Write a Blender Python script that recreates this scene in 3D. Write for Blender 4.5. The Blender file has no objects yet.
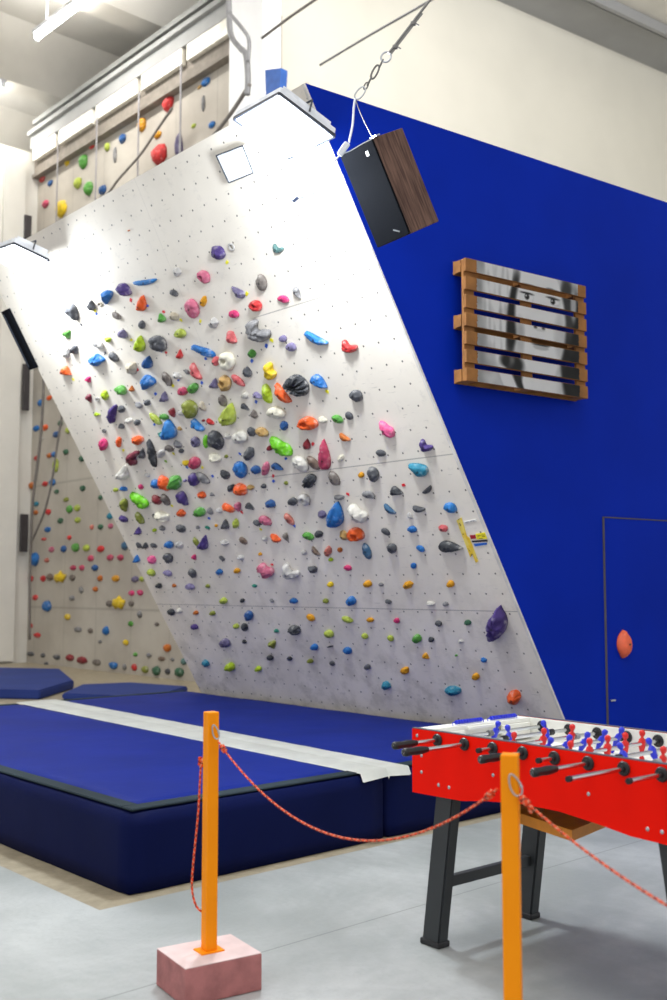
import bpy, bmesh, math, random, re
from mathutils import Vector, Matrix, noise as mnoise

# ---------------------------------------------------------------- camera geometry
F_PX, HZ, EYE = 1050.0, 588.0, 1.5
TH = math.atan((HZ - 500) / F_PX)
CAM = Vector((0, 0, EYE))
FW = Vector((0, math.cos(TH), math.sin(TH))); UPV = Vector((0, -math.sin(TH), math.cos(TH))); RT = Vector((1, 0, 0))
ZV = Vector((0, 0, 1))
def ray(x, y): return (F_PX * FW + (x - 333.5) * RT - (y - 500) * UPV).normalized()
def hit(x, y, p, n):
    d = ray(x, y); return CAM + d * ((p - CAM).dot(n) / d.dot(n))
def flr(x, y, z=0.0): return hit(x, y, Vector((0, 0, z)), ZV)
def at(x, y, Y):
    d = ray(x, y); return CAM + d * (Y / d.y)

scene = bpy.context.scene
cam_d = bpy.data.cameras.new('camera'); cam_o = bpy.data.objects.new('camera', cam_d)
scene.collection.objects.link(cam_o)
cam_o.location = CAM; cam_o.rotation_euler = (math.pi / 2 + TH, 0, 0)
cam_d.sensor_width = 36; cam_d.sensor_fit = 'AUTO'; cam_d.lens = 36 * F_PX / 1000
cam_d.clip_end = 200
cam_d.dof.use_dof = True; cam_d.dof.focus_distance = 5.6; cam_d.dof.aperture_fstop = 2.4
scene.camera = cam_o
scene.view_settings.view_transform = 'Standard'; scene.view_settings.look = 'None'
scene.view_settings.gamma = 1.0; scene.view_settings.use_curve_mapping = False
scene.view_settings.exposure = 0.0

w = bpy.data.worlds.new('world'); scene.world = w; w.use_nodes = True
bg = w.node_tree.nodes['Background']; bg.inputs[0].default_value = (0.97, 0.98, 1.0, 1); bg.inputs[1].default_value = 0.92

def area(name, loc, aim, sx, sy, power, col=(1, 1, 1), spread=180):
    l = bpy.data.lights.new(name, 'AREA'); l.shape = 'RECTANGLE'; l.size = sx; l.size_y = sy; l.energy = power; l.color = col
    l.spread = math.radians(spread)
    o = bpy.data.objects.new(name, l); scene.collection.objects.link(o); o.location = loc
    o.rotation_euler = (Vector(aim) - Vector(loc)).to_track_quat('-Z', 'Y').to_euler()
    return o
area('fill_over_floor', (-1.0, 2.0, 10.8), (-0.6, 5.0, 0), 9, 6, 620, (1, .98, .95))  # added fill light from above for floor and mat tops, no visible source
area('fill_over_back_floor', (-7.5, 12.0, 10.6), (-6, 13.5, 0), 5, 5, 230, (1, .96, .90))  # added fill light for the back of the hall, unseen source
area('fill_by_rear_wall', (3.0, 9.5, 10.6), (9.0, 20, 9.0), 8, 3, 760, (1, .98, .95))  # fill light added to brighten the cream wall, no opening behind it

# ---------------------------------------------------------------- frames of the place
U = ray(-620, HZ); U.z = 0; U.normalize()            # board horizontal, away to the left
N = Vector((U.y, -U.x, 0))                           # away to the right
WV = ray(1850, HZ); WV.z = 0; WV.normalize()         # along the blue wall
WN = Vector((-WV.y, WV.x, 0))                        # away behind the blue wall
O = flr(128, 897)                                    # near corner of the mats
def pun(a, b, z=0.0): return O + U * a + N * b + ZV * z
B0 = flr(573, 738.6, .41); B1 = hit(305, 83, B0, WN)
NB = U.cross(B1 - B0).normalized()
if NB.y > 0: NB = -NB
W = NB.cross(U).normalized()
if W.z < 0: W = -W
BM = Matrix(((-U.x, W.x, NB.x, B0.x), (-U.y, W.y, NB.y, B0.y), (-U.z, W.z, NB.z, B0.z), (0, 0, 0, 1)))
BMI = BM.inverted()
def bpx(x, y):                                       # photo pixel -> board local x, y
    p = BMI @ hit(x, y, B0, NB); return p.x, p.y
def bw(x, y, z=0.0): return BM @ Vector((x, y, z))
NBK = 7.0
PB = pun(0, NBK)
def bk(x, y): return hit(x, y, PB, N)

# ---------------------------------------------------------------- materials
def lin(h):
    h = h.lstrip('#'); v = [int(h[i:i + 2], 16) / 255 for i in (0, 2, 4)]
    return [c / 12.92 if c <= .04045 else ((c + .055) / 1.055) ** 2.4 for c in v]
MATS = {}
def mat(name, col, rough=.5, metal=0.0, var=0.12, scale=8.0, bump=0.0, bscale=40.0, spec=.5, col2=None, detail=4.0, emit=None, est=0.0):
    if name in MATS: return MATS[name]
    m = bpy.data.materials.new(name); m.use_nodes = True; nt = m.node_tree; b = nt.nodes['Principled BSDF']
    c = lin(col)
    b.inputs['Roughness'].default_value = rough; b.inputs['Metallic'].default_value = metal
    b.inputs['Specular IOR Level'].default_value = spec
    tc = nt.nodes.new('ShaderNodeTexCoord')
    nz = nt.nodes.new('ShaderNodeTexNoise'); nz.inputs['Scale'].default_value = scale; nz.inputs['Detail'].default_value = detail
    nt.links.new(tc.outputs['Object'], nz.inputs['Vector'])
    rp = nt.nodes.new('ShaderNodeValToRGB'); rp.color_ramp.elements[0].position = .35; rp.color_ramp.elements[1].position = .65
    a = [max(0, x * (1 - var)) for x in c]; d = lin(col2) if col2 else [min(1, x * (1 + var)) for x in c]
    rp.color_ramp.elements[0].color = (*a, 1); rp.color_ramp.elements[1].color = (*d, 1)
    nt.links.new(nz.outputs['Fac'], rp.inputs['Fac']); nt.links.new(rp.outputs['Color'], b.inputs['Base Color'])
    if bump > 0:
        n2 = nt.nodes.new('ShaderNodeTexNoise'); n2.inputs['Scale'].default_value = bscale; n2.inputs['Detail'].default_value = 5
        nt.links.new(tc.outputs['Object'], n2.inputs['Vector'])
        bp = nt.nodes.new('ShaderNodeBump'); bp.inputs['Strength'].default_value = bump; bp.inputs['Distance'].default_value = .01
        nt.links.new(n2.outputs['Fac'], bp.inputs['Height']); nt.links.new(bp.outputs['Normal'], b.inputs['Normal'])
    if emit:
        b.inputs['Emission Color'].default_value = (*lin(emit), 1); b.inputs['Emission Strength'].default_value = est
    MATS[name] = m; return m
class NG:
    """small node-graph helper"""
    def __init__(s, m): s.nt = m.node_tree; s.L = s.nt.links
    def node(s, t, **k):
        n = s.nt.nodes.new(t)
        for a, b in k.items(): setattr(n, a, b)
        return n
    def m(s, op, a, b=None, c=None, clamp=False):
        n = s.node('ShaderNodeMath', operation=op); n.use_clamp = clamp
        for i, v in enumerate((a, b, c)):
            if v is None: continue
            if isinstance(v, (int, float)): n.inputs[i].default_value = v
            else: s.L.new(v, n.inputs[i])
        return n.outputs[0]
    def mix(s, f, a, b):
        n = s.node('ShaderNodeMix', data_type='RGBA')
        for k, v in ((0, f), (6, a), (7, b)):
            if isinstance(v, (int, float)): n.inputs[k].default_value = v
            elif isinstance(v, (list, tuple)): n.inputs[k].default_value = (*v[:3], 1)
            else: s.L.new(v, n.inputs[k])
        return n.outputs[2]
    def noise(s, vec, scale, detail=4, rough=.55):
        n = s.node('ShaderNodeTexNoise'); n.inputs['Scale'].default_value = scale; n.inputs['Detail'].default_value = detail
        n.inputs['Roughness'].default_value = rough
        s.L.new(vec, n.inputs['Vector']); return n.outputs['Fac']
    def step(s, v, lo, hi):
        n = s.node('ShaderNodeMapRange'); n.interpolation_type = 'SMOOTHSTEP'
        s.L.new(v, n.inputs[0]); n.inputs[1].default_value = lo; n.inputs[2].default_value = hi; return n.outputs[0]

# ---------------------------------------------------------------- mesh helpers
def link(name, bm, m=None, parent=None, mw=None, smooth=False, recalc=True):
    if recalc: bmesh.ops.recalc_face_normals(bm, faces=bm.faces)
    me = bpy.data.meshes.new(name); bm.to_mesh(me); bm.free()
    for p in me.polygons: p.use_smooth = smooth
    if m is not None:
        for k in (m if isinstance(m, (list, tuple)) else [m]): me.materials.append(k)
    o = bpy.data.objects.new(name, me); scene.collection.objects.link(o)
    if parent is not None: o.parent = parent
    if mw is not None: o.matrix_world = mw if parent is None else o.matrix_world
    if mw is not None and parent is not None: o.matrix_local = mw
    return o
def tag(o, label=None, cat=None, group=None, kind=None):
    if label: o['label'] = label
    if cat: o['category'] = cat
    if group: o['group'] = group
    if kind: o['kind'] = kind
    return o
def thing(name, label, cat, mw=None, group=None):
    o = bpy.data.objects.new(name, None); scene.collection.objects.link(o); o.empty_display_size = .1
    if mw is not None: o.matrix_world = mw
    return tag(o, label, cat, group)
def frame(loc, x, y=None, z=None):
    """matrix with given axes (x and z or x and y)"""
    x = Vector(x).normalized()
    if z is None: z = x.cross(Vector(y)).normalized()
    z = Vector(z).normalized(); y = z.cross(x).normalized(); x = y.cross(z).normalized()
    l = Vector(loc)
    return Matrix(((x.x, y.x, z.x, l.x), (x.y, y.y, z.y, l.y), (x.z, y.z, z.z, l.z), (0, 0, 0, 1)))
def box(bm, c, s, rot=None, bev=0.0, seg=2):
    r = bmesh.ops.create_cube(bm, size=1.0); vs = r['verts']
    for v in vs:
        v.co = Vector((v.co.x * s[0], v.co.y * s[1], v.co.z * s[2]))
    if bev > 0:
        es = list({e for v in vs for e in v.link_edges})
        rr = bmesh.ops.bevel(bm, geom=es, offset=bev, segments=seg, affect='EDGES', profile=.5)
        vs = list({v for f in rr['faces'] for v in f.verts} | {v for v in vs if v.is_valid})
    for v in vs:
        p = v.co.copy()
        if rot is not None: p = rot @ p
        v.co = p + Vector(c)
    return vs
def B(*boxes, bev=0.0, seg=2):
    bm = bmesh.new()
    for bx in boxes: box(bm, bx[0], bx[1], bx[2] if len(bx) > 2 else None, bev, seg)
    return bm
def prism(bm, pts, off):
    """closed prism: polygon pts extruded by vector off"""
    a = [bm.verts.new(Vector(p)) for p in pts]; b = [bm.verts.new(Vector(p) + Vector(off)) for p in pts]
    n = len(pts); bm.faces.new(a); bm.faces.new(list(reversed(b)))
    for i in range(n): bm.faces.new((a[i], b[i], b[(i + 1) % n], a[(i + 1) % n]))
    return a + b
def lathe(bm, prof, seg=16, M=None):
    """prof: (r, z) list about local z"""
    rings = []
    for r, z in prof:
        if r < 1e-6: rings.append([bm.verts.new((0, 0, z))])
        else: rings.append([bm.verts.new((r * math.cos(2 * math.pi * k / seg), r * math.sin(2 * math.pi * k / seg), z)) for k in range(seg)])
    for a, b in zip(rings, rings[1:]):
        for k in range(seg):
            k2 = (k + 1) % seg
            if len(a) == 1 and len(b) == 1: continue
            if len(a) == 1: bm.faces.new((a[0], b[k2], b[k]))
            elif len(b) == 1: bm.faces.new((a[k], a[k2], b[0]))
            else: bm.faces.new((a[k], a[k2], b[k2], b[k]))
    vs = [v for r in rings for v in r]
    if M is not None:
        for v in vs: v.co = M @ v.co
    return vs
def tube(bm, pts, r, seg=8, closed=False, cap=True):
    pts = [Vector(p) for p in pts]; n = len(pts); rings = []; uvl = bm.loops.layers.uv.verify()
    ref = Vector((.31, .27, .91)); dist = [0]
    for a, b in zip(pts, pts[1:]): dist.append(dist[-1] + (b - a).length)
    prev = None
    for i, p in enumerate(pts):
        if closed: t = pts[(i + 1) % n] - pts[i - 1]
        else: t = pts[min(i + 1, n - 1)] - pts[max(i - 1, 0)]
        t.normalize()
        x = (prev - t * prev.dot(t)) if prev is not None else t.cross(ref)
        if x.length < 1e-5: x = t.orthogonal()
        x.normalize(); prev = x; y = t.cross(x)
        rr = r(i / (n - 1)) if callable(r) else r
        rings.append([bm.verts.new(p + x * rr * math.cos(2 * math.pi * k / seg) + y * rr * math.sin(2 * math.pi * k / seg)) for k in range(seg)])
    m = n if closed else n - 1
    for i in range(m):
        a, b = rings[i], rings[(i + 1) % n]
        d0 = dist[i]; d1 = dist[i + 1] if i + 1 < n else dist[-1] + (pts[0] - pts[-1]).length
        for k in range(seg):
            k2 = (k + 1) % seg
            f = bm.faces.new((a[k], a[k2], b[k2], b[k]))
            for lp, uv in zip(f.loops, ((d0, k / seg), (d0, (k + 1) / seg), (d1, (k + 1) / seg), (d1, k / seg))): lp[uvl].uv = uv
    if cap and not closed:
        bm.faces.new(list(reversed(rings[0]))); bm.faces.new(rings[-1])
def cyl(bm, a, b, r, seg=12, r2=None):
    a, b = Vector(a), Vector(b); d = b - a
    q = d.to_track_quat('Z', 'Y').to_matrix().to_4x4(); q.translation = a
    r2 = r if r2 is None else r2
    lathe(bm, [(0, 0), (r, 0), (r2, d.length), (0, d.length)], seg, q)
def bez(p0, p1, p2, n=16):
    return [(1 - t) ** 2 * Vector(p0) + 2 * t * (1 - t) * Vector(p1) + t * t * Vector(p2) for t in [i / n for i in range(n + 1)]]
def I4(): return Matrix.Identity(4)
def T(v): return Matrix.Translation(Vector(v))

# ================================================================ THE SETTING
# floor: local x along -U, y along N, origin at the mats' near corner
def floor_mat():
    m = mat('floor_concrete', '#b9c0c4', .42, 0, .08, 1.3, .12, 30)
    g = NG(m); nt = m.node_tree; b = nt.nodes['Principled BSDF']
    tc = g.node('ShaderNodeTexCoord'); sep = g.node('ShaderNodeSeparateXYZ'); g.L.new(tc.outputs['Object'], sep.inputs[0])
    X, Y = sep.outputs[0], sep.outputs[1]; vec = tc.outputs['Object']
    n1 = g.noise(vec, .9, 6, .6); n2 = g.noise(vec, 7, 6, .65); n3 = g.noise(vec, 60, 3)
    base = g.mix(g.step(n1, .35, .68), lin('#939897'), lin('#b9bdbd'))
    base = g.mix(g.m('MULTIPLY', g.step(n2, .35, .75), .45), base, lin('#8e9494'))
    base = g.mix(g.m('MULTIPLY', g.step(n3, .5, .75), .12), base, lin('#6d7274'))
    # bare, browner concrete around and behind the mats
    tan = g.mix(g.step(n2, .3, .7), lin('#8f8570'), lin('#a89d86'))
    mk = g.m('MULTIPLY', g.step(Y, -.215, -.205), g.step(X, .10, .09))
    base = g.mix(mk, base, tan)
    def line(v, pos, hw):
        return g.step(g.m('ABSOLUTE', g.m('SUBTRACT', v, pos)), hw, hw * .4)
    j = None
    for v, ps in ((X, (-.9 + 1.95, 4.1, -6.0)), (Y, (-4.6, -2.02, 5.2))):
        for p in ps:
            l = line(v, p, .006); j = l if j is None else g.m('MAXIMUM', j, l)
    base = g.mix(g.m('MULTIPLY', j, .55), base, lin('#5c605f'))
    g.L.new(base, b.inputs['Base Color'])
    return m
bm = bmesh.new(); box(bm, (-4, 3, -.05), (40, 34, .1))
floor = link('floor', bm, floor_mat(), mw=frame(O, -U, z=ZV)); tag(floor, kind='structure')

m_plaster = mat('cream_plaster', '#dbd8cd', .8, 0, .03, .8, .05, 12)
m_white = mat('white_paint', '#dcdad3', .6, 0, .03, 2)
m_conc = mat('ceiling_concrete', '#d0cdc6', .85, 0, .08, .8, .1, 8)
m_beam = mat('beam_grey', '#9c9d9c', .7, 0, .06, 1.5)

# climbing wall at the back of the hall
def backwall_mat():
    m = mat('painted_back_panels', '#c9c2b6', .75)
    g = NG(m); b = m.node_tree.nodes['Principled BSDF']
    tc = g.node('ShaderNodeTexCoord'); sep = g.node('ShaderNodeSeparateXYZ'); g.L.new(tc.outputs['Object'], sep.inputs[0]); vec = tc.outputs['Object']
    base = g.mix(g.step(g.noise(vec, .7, 5), .3, .7), lin('#aaa297'), lin('#bfb9ae'))
    base = g.mix(g.m('MULTIPLY', g.step(g.noise(vec, 6, 5), .5, .8), .25), base, lin('#a49c92'))
    def seam(v, per, ph):
        fr = g.m('FRACT', g.m('DIVIDE', g.m('ADD', v, ph), per)); return g.step(g.m('ABSOLUTE', g.m('SUBTRACT', fr, .5)), .011, .005)
    s = g.m('MAXIMUM', seam(sep.outputs[0], 1.22, .3), seam(sep.outputs[2], 2.44, .1))
    base = g.mix(g.m('MULTIPLY', s, .35), base, lin('#77706a'))
    g.L.new(base, b.inputs['Base Color']); return m
pL = BMI  # noqa
uL = (bk(27, 640) - pun(0, NBK)).dot(U); uR = (bk(262, 60) - pun(0, NBK)).dot(U)
MBK = frame(pun(uL, NBK), -U, z=ZV)     # local x to the right along the wall, y away, z up
bm = bmesh.new(); box(bm, ((uL - uR + .3) / 2, .08, 5.2), (uL - uR + .3, .16, 10.4))
tag(link('wall_back', bm, backwall_mat(), mw=MBK), kind='structure')
bm = bmesh.new(); box(bm, (8, 12.0, 5.9), (40, .3, 11.8))
tag(link('wall_behind', bm, m_plaster, mw=MBK), kind='structure')
def bl(x, y, off=0.0):                          # pixel -> (x, z) on a plane parallel to the back wall
    p = MBK.inverted() @ hit(x, y, PB - N * off, N); return p.x, p.z

# left wall of white panels, running towards the camera
bm = bmesh.new()
box(bm, (-.15, -2.2, 5.3), (.3, 28, 10.6))
for k in range(12):
    box(bm, (.05, -.55 - k * .9, 5.2), (.1, .45, 10.3))
tag(link('wall_left', bm, m_white, mw=MBK), kind='structure')
# cream wall on the right behind the blue structure
PC = bk(266, 60)
MC = frame(Vector((PC.x, PC.y, 0)), WV, z=ZV)
bm = bmesh.new(); box(bm, (9, .15, 6.3), (18.2, .3, 12.6))
tag(link('wall_rear', bm, m_plaster, mw=MC), kind='structure')
# beam under the ceiling at the right: box that follows the cream wall
def cw(x, y): p = MC.inverted() @ hit(x, y, PC - WN * .5, WN); return p.x, p.z
x1, z1 = cw(520, 0); x2, z2 = cw(667, 69); zb = 12.4 - .07
bm = bmesh.new(); box(bm, (9, -.55, zb + .03), (18.2, 1.1, .06))
box(bm, (9, -.95, zb - .03), (18.2, .06, .06)); box(bm, (9, -1.14, zb - .04), (18.2, .08, .20))
tag(link('trim_1', bm, mat('soffit_grey', '#98999b', .7, 0, .05, 1.5), mw=MC), kind='structure')

# ceiling with deep ribs running away to the right
ZC = 12.4
bm = bmesh.new(); box(bm, (4, 4, ZC + .15), (46, 44, .3))
x = -14.0
while x < 5.2:
    p = [(x - .9, -18, ZC), (x - .25, -18, ZC - .95), (x + .25, -18, ZC - .95), (x + .9, -18, ZC)]
    prism(bm, p, (0, 44, 0)); x += 3.7
tag(link('ceiling', bm, m_conc, mw=MBK), kind='structure')
# long beam above the climbing wall: grey channel, light strip, lower board coloured darker to stand for shade
z1_, z2_, z3_, z4_ = (bl(90, y_, .2)[1] for y_ in (94, 109, 124, 147)); z4_ = bl(90, 144, .1)[1]
xr_ = bl(236, 60, .2)[0]; xl_ = .02; xc_, xw_ = (xl_ + xr_) / 2, xr_ - xl_
bm = bmesh.new()
box(bm, (xc_, -.1, (z1_ + z2_) / 2), (xw_, .2, z1_ - z2_)); box(bm, (xc_, -.24, z1_ + .0), (xw_, .08, .09)); box(bm, (xc_, -.12, z1_ + .28), (xw_, .10, .10))
tag(link('trim_2', bm, m_beam, mw=MBK), kind='structure')
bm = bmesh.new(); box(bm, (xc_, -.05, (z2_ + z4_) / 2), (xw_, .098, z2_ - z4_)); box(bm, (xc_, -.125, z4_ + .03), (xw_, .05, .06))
tag(link('trim_3', bm, mat('painted_shade_board', '#8a8278', .8), mw=MBK), kind='structure')  # shade below the beam is put into this dark colour
xs = [max(xl_ + .03, bl(px, 115, .2)[0]) for px in (-20, 24, 57, 93, 138, 183, 232)]
for k, (a, b_) in enumerate(zip(xs, xs[1:])):
    if b_ - a < .3: continue
    o = link('light_panel', B((((a + b_) / 2, -.15, (z2_ + z3_) / 2), (b_ - a - .14, .09, z2_ - z3_ - .01)), bev=.01), mat('light_panel', '#f2eee2', .5), mw=MBK)
    tag(o, 'pale panel in the row under the grey hall beam', 'panel', 'pale panels under the long beam')
# white column where the back wall meets the cream wall
xa, xb = bl(229, 60, .35)[0], bl(263, 60, .35)[0]
bm = B((((xa + xb) / 2, -.175, 5.7), (xb - xa, .35, 11.4)), bev=.01)
tag(link('trim_4', bm, mat('column_white', '#f4f4f4', .6, 0, .01), mw=MBK), kind='structure')

# ---------------------------------------------------------------- blue wall with door
m_blue = mat('blue_painted_plywood', '#06279c', .5, 0, .08, 1.2, .02, 6, spec=.04)
Bb = B0 - (B1 - B0) * (.41 / (B1.z - .41))
MW = frame(Vector((B0.x, B0.y, 0)), WV, z=ZV)     # local x along wall, y behind, z up
def wl(p): q = MW.inverted() @ p; return q
a0, a1 = wl(Bb), wl(B1)
bm = bmesh.new()
prism(bm, [(a0.x, 0, 0), (a1.x, 0, a1.z), (5.5, 0, a1.z - .02), (5.5, 0, 0)], (0, .09, 0))
tag(link('wall_right', bm, m_blue, mw=MW), kind='structure')
def wpx(x, y): p = wl(hit(x, y, B0, WN)); return p.x, p.z
bm = bmesh.new(); box(bm, (.835, -.003, 1.03), (.90, .006, 2.0))
door = link('door_1', bm, m_blue, mw=MW); tag(door, kind='structure')
bm = B(((.372, -.004, 1.02), (.016, .010, 2.04)), ((.835, -.004, 2.036), (.93, .010, .010)), ((1.296, -.004, 1.02), (.014, .010, 2.04)))
link('door_edge', bm, mat('raw_door_edge', '#4a4652', .8), door)
bm = B(((.425, -.014, .66), (.05, .016, .014)), bev=.003)
link('door_latch', bm, mat('steel', '#b8bbbf', .3, .9, .05), door)
# top capping of the blue structure (its flat roof going back)
bm = bmesh.new(); box(bm, ((a1.x + 5.5) / 2 + 1.4, 1.3, a1.z - .08), (5.5 - a1.x - 2.8, 2.4, .05))
tag(link('trim_5', bm, mat('roof_ply', '#cfcabc', .8), mw=MW), kind='structure')

# ================================================================ THE TRAINING BOARD
def board_mat():
    m = mat('white_training_board', '#cfcbcc', .62)
    g = NG(m); b = m.node_tree.nodes['Principled BSDF']
    tc = g.node('ShaderNodeTexCoord'); sep = g.node('ShaderNodeSeparateXYZ'); g.L.new(tc.outputs['Object'], sep.inputs[0])
    X, Y = g.m('MULTIPLY', sep.outputs[0], -1), sep.outputs[1]; vec = tc.outputs['Object']
    base = g.mix(g.step(g.noise(vec, 1.1, 5), .3, .7), lin('#dfd7ca'), lin('#eee6d9'))
    base = g.mix(g.m('MULTIPLY', g.step(g.noise(vec, 9, 6, .7), .55, .75), .28), base, lin('#9d9795'))
    # worn scuffs low on the board
    low = g.step(Y, 2.0, -.2)
    base = g.mix(g.m('MULTIPLY', low, g.m('MULTIPLY', g.step(g.noise(vec, 3.2, 7, .7), .46, .64), .42)), base, lin('#98907f'))
    sc = g.node('ShaderNodeTexNoise'); mp = g.node('ShaderNodeMapping'); g.L.new(vec, mp.inputs[0]); mp.inputs[2].default_value = (0, 0, .5)
    mp.inputs[3].default_value = (2.5, 22, 1); g.L.new(mp.outputs[0], sc.inputs['Vector']); sc.inputs['Scale'].default_value = 3; sc.inputs['Detail'].default_value = 3
    base = g.mix(g.m('MULTIPLY', g.step(sc.outputs['Fac'], .66, .72), .3), base, lin('#857f7c'))
    # t-nut holes on a 0.15 x 0.163 grid
    dx = g.m('MULTIPLY', g.m('SUBTRACT', g.m('FRACT', g.m('DIVIDE', g.m('ADD', X, 3.0 - .024 + .075), .15)), .5), .15)
    dy = g.m('MULTIPLY', g.m('SUBTRACT', g.m('FRACT', g.m('DIVIDE', g.m('ADD', Y, 3.26 - .051 + .0815), .163)), .5), .163)
    r = g.m('SQRT', g.m('ADD', g.m('MULTIPLY', dx, dx), g.m('MULTIPLY', dy, dy)))
    base = g.mix(g.step(r, .0092, .0055), base, lin('#514b49'))
    # sheet joints; the top one fades out leftwards where bright light hides it
    s = None
    for p in (1.05, 2.28, 3.557):
        l = g.step(g.m('ABSOLUTE', g.m('SUBTRACT', Y, p)), .0055, .002); l = g.m('MULTIPLY', l, g.step(X, {1.05: 9, 2.28: 2.6, 3.557: 1.75}[p], {1.05: 8, 2.28: 2.0, 3.557: 1.45}[p])); s = l if s is None else g.m('MAXIMUM', s, l)
    l = g.step(g.m('ABSOLUTE', g.m('SUBTRACT', X, 2.35)), .003, .001); s = g.m('MAXIMUM', s, g.m('MULTIPLY', l, .35))
    base = g.mix(g.m('MULTIPLY', s, .6), base, lin('#6e6866'))
    g.L.new(base, b.inputs['Base Color']); return m
board = thing('climbing_board', 'tall overhanging white climbing board covered with colourful holds', 'climbing board', BM)
wb = -.40 / W.z
e = lambda w_: -(.299 / 4.867) * w_                 # right edge x at height w
le = lambda w_: -(4.68 + (5.116 - 4.68) * w_ / 4.83)
out = [(e(wb), wb), (e(4.867), 4.867), (le(4.835), 4.835), (le(wb), wb)]
bm = bmesh.new(); prism(bm, [(a, b_, 0) for a, b_ in out], (0, 0, -.03))
link('board_panel', bm, board_mat(), board)
bm = bmesh.new()
q = [(e(wb) - .022, wb), (e(4.867) - .022, 4.867), (e(4.867) - .002, 4.867), (e(wb) - .002, wb)]
prism(bm, [(a, b_, .0) for a, b_ in q], (0, 0, .012))
link('edge_strip', bm, mat('edge_wood', '#d3cfc9', .6), board)
bm = bmesh.new()      # joists on the back of the panel
for k in range(5):
    w0, w1 = .3, 4.7; xx = -.6 - k * .95
    prism(bm, [(xx, w0, -.03), (xx + .06, w0, -.03), (xx + .06 - .03, w1, -.03), (xx - .03, w1, -.03)], (0, 0, -.14))
link('rear_joist', bm, mat('joist_wood', '#a98f66', .7), board)
# closing side panel behind the board's left edge
bm = bmesh.new()
P = [BM @ Vector((le(0), 0, -.03)), BM @ Vector((le(1.0), 1.0, -.03))]
pa = BM @ Vector((le(wb) + .03, wb, -.04)); pb = BM @ Vector((le(.9) + .03, .9, -.04)); pc = Vector((pb.x, pb.y, 0)) + N * .62
prism(bm, [pa, pb, pc + ZV * pb.z * .2, Vector((pc.x, pc.y, 0.0))], -U * .02)
sp = link('side_panel', bm, mat('joist_wood', '#a98f66'), None); sp.parent = board; sp.matrix_parent_inverse = board.matrix_world.inverted() if False else Matrix.Identity(4); sp.matrix_local = BM.inverted()

# ================================================================ HOLDS ON THE BOARD
HC = {  # colour name -> (base colour, roughness)
 'dark grey': '#5b5c60', 'charcoal': '#43454a', 'grey': '#8b8a8b', 'pale grey': '#b9b6b2', 'white': '#cdc9bf', 'cream': '#dcd6c2', 'beige': '#c3b7a0',
 'brown': '#7d6a5d', 'grey-brown': '#7c736c', 'tan': '#c9a263', 'blue': '#2d74bd', 'navy': '#2d5a96', 'dark blue': '#2a4f8e', 'sky blue': '#327fc6', 'teal': '#2f86a0', 'slate blue': '#456f90', 'slate green': '#5c7f7d',
 'purple': '#523f80', 'lilac': '#8c84ab', 'violet-grey': '#6e6788', 'green': '#5aa243', 'dark green': '#3f6a50', 'bright green': '#74cc24', 'lime': '#b4d02c', 'yellow-green': '#b9c852', 'olive': '#8f963f',
 'yellow': '#f0cd2c', 'amber': '#e6a220', 'orange': '#f4642a', 'burnt orange': '#cf7430', 'red': '#d23a3a', 'dark red': '#8f3038', 'maroon': '#7d3443', 'coral': '#d9686a', 'pink': '#de3f78', 'rose': '#c64a68', 'dusty pink': '#cf6d88', 'light pink': '#f0679a', 'salmon': '#cc7668', 'teal green': '#2e8a76'}
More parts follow.
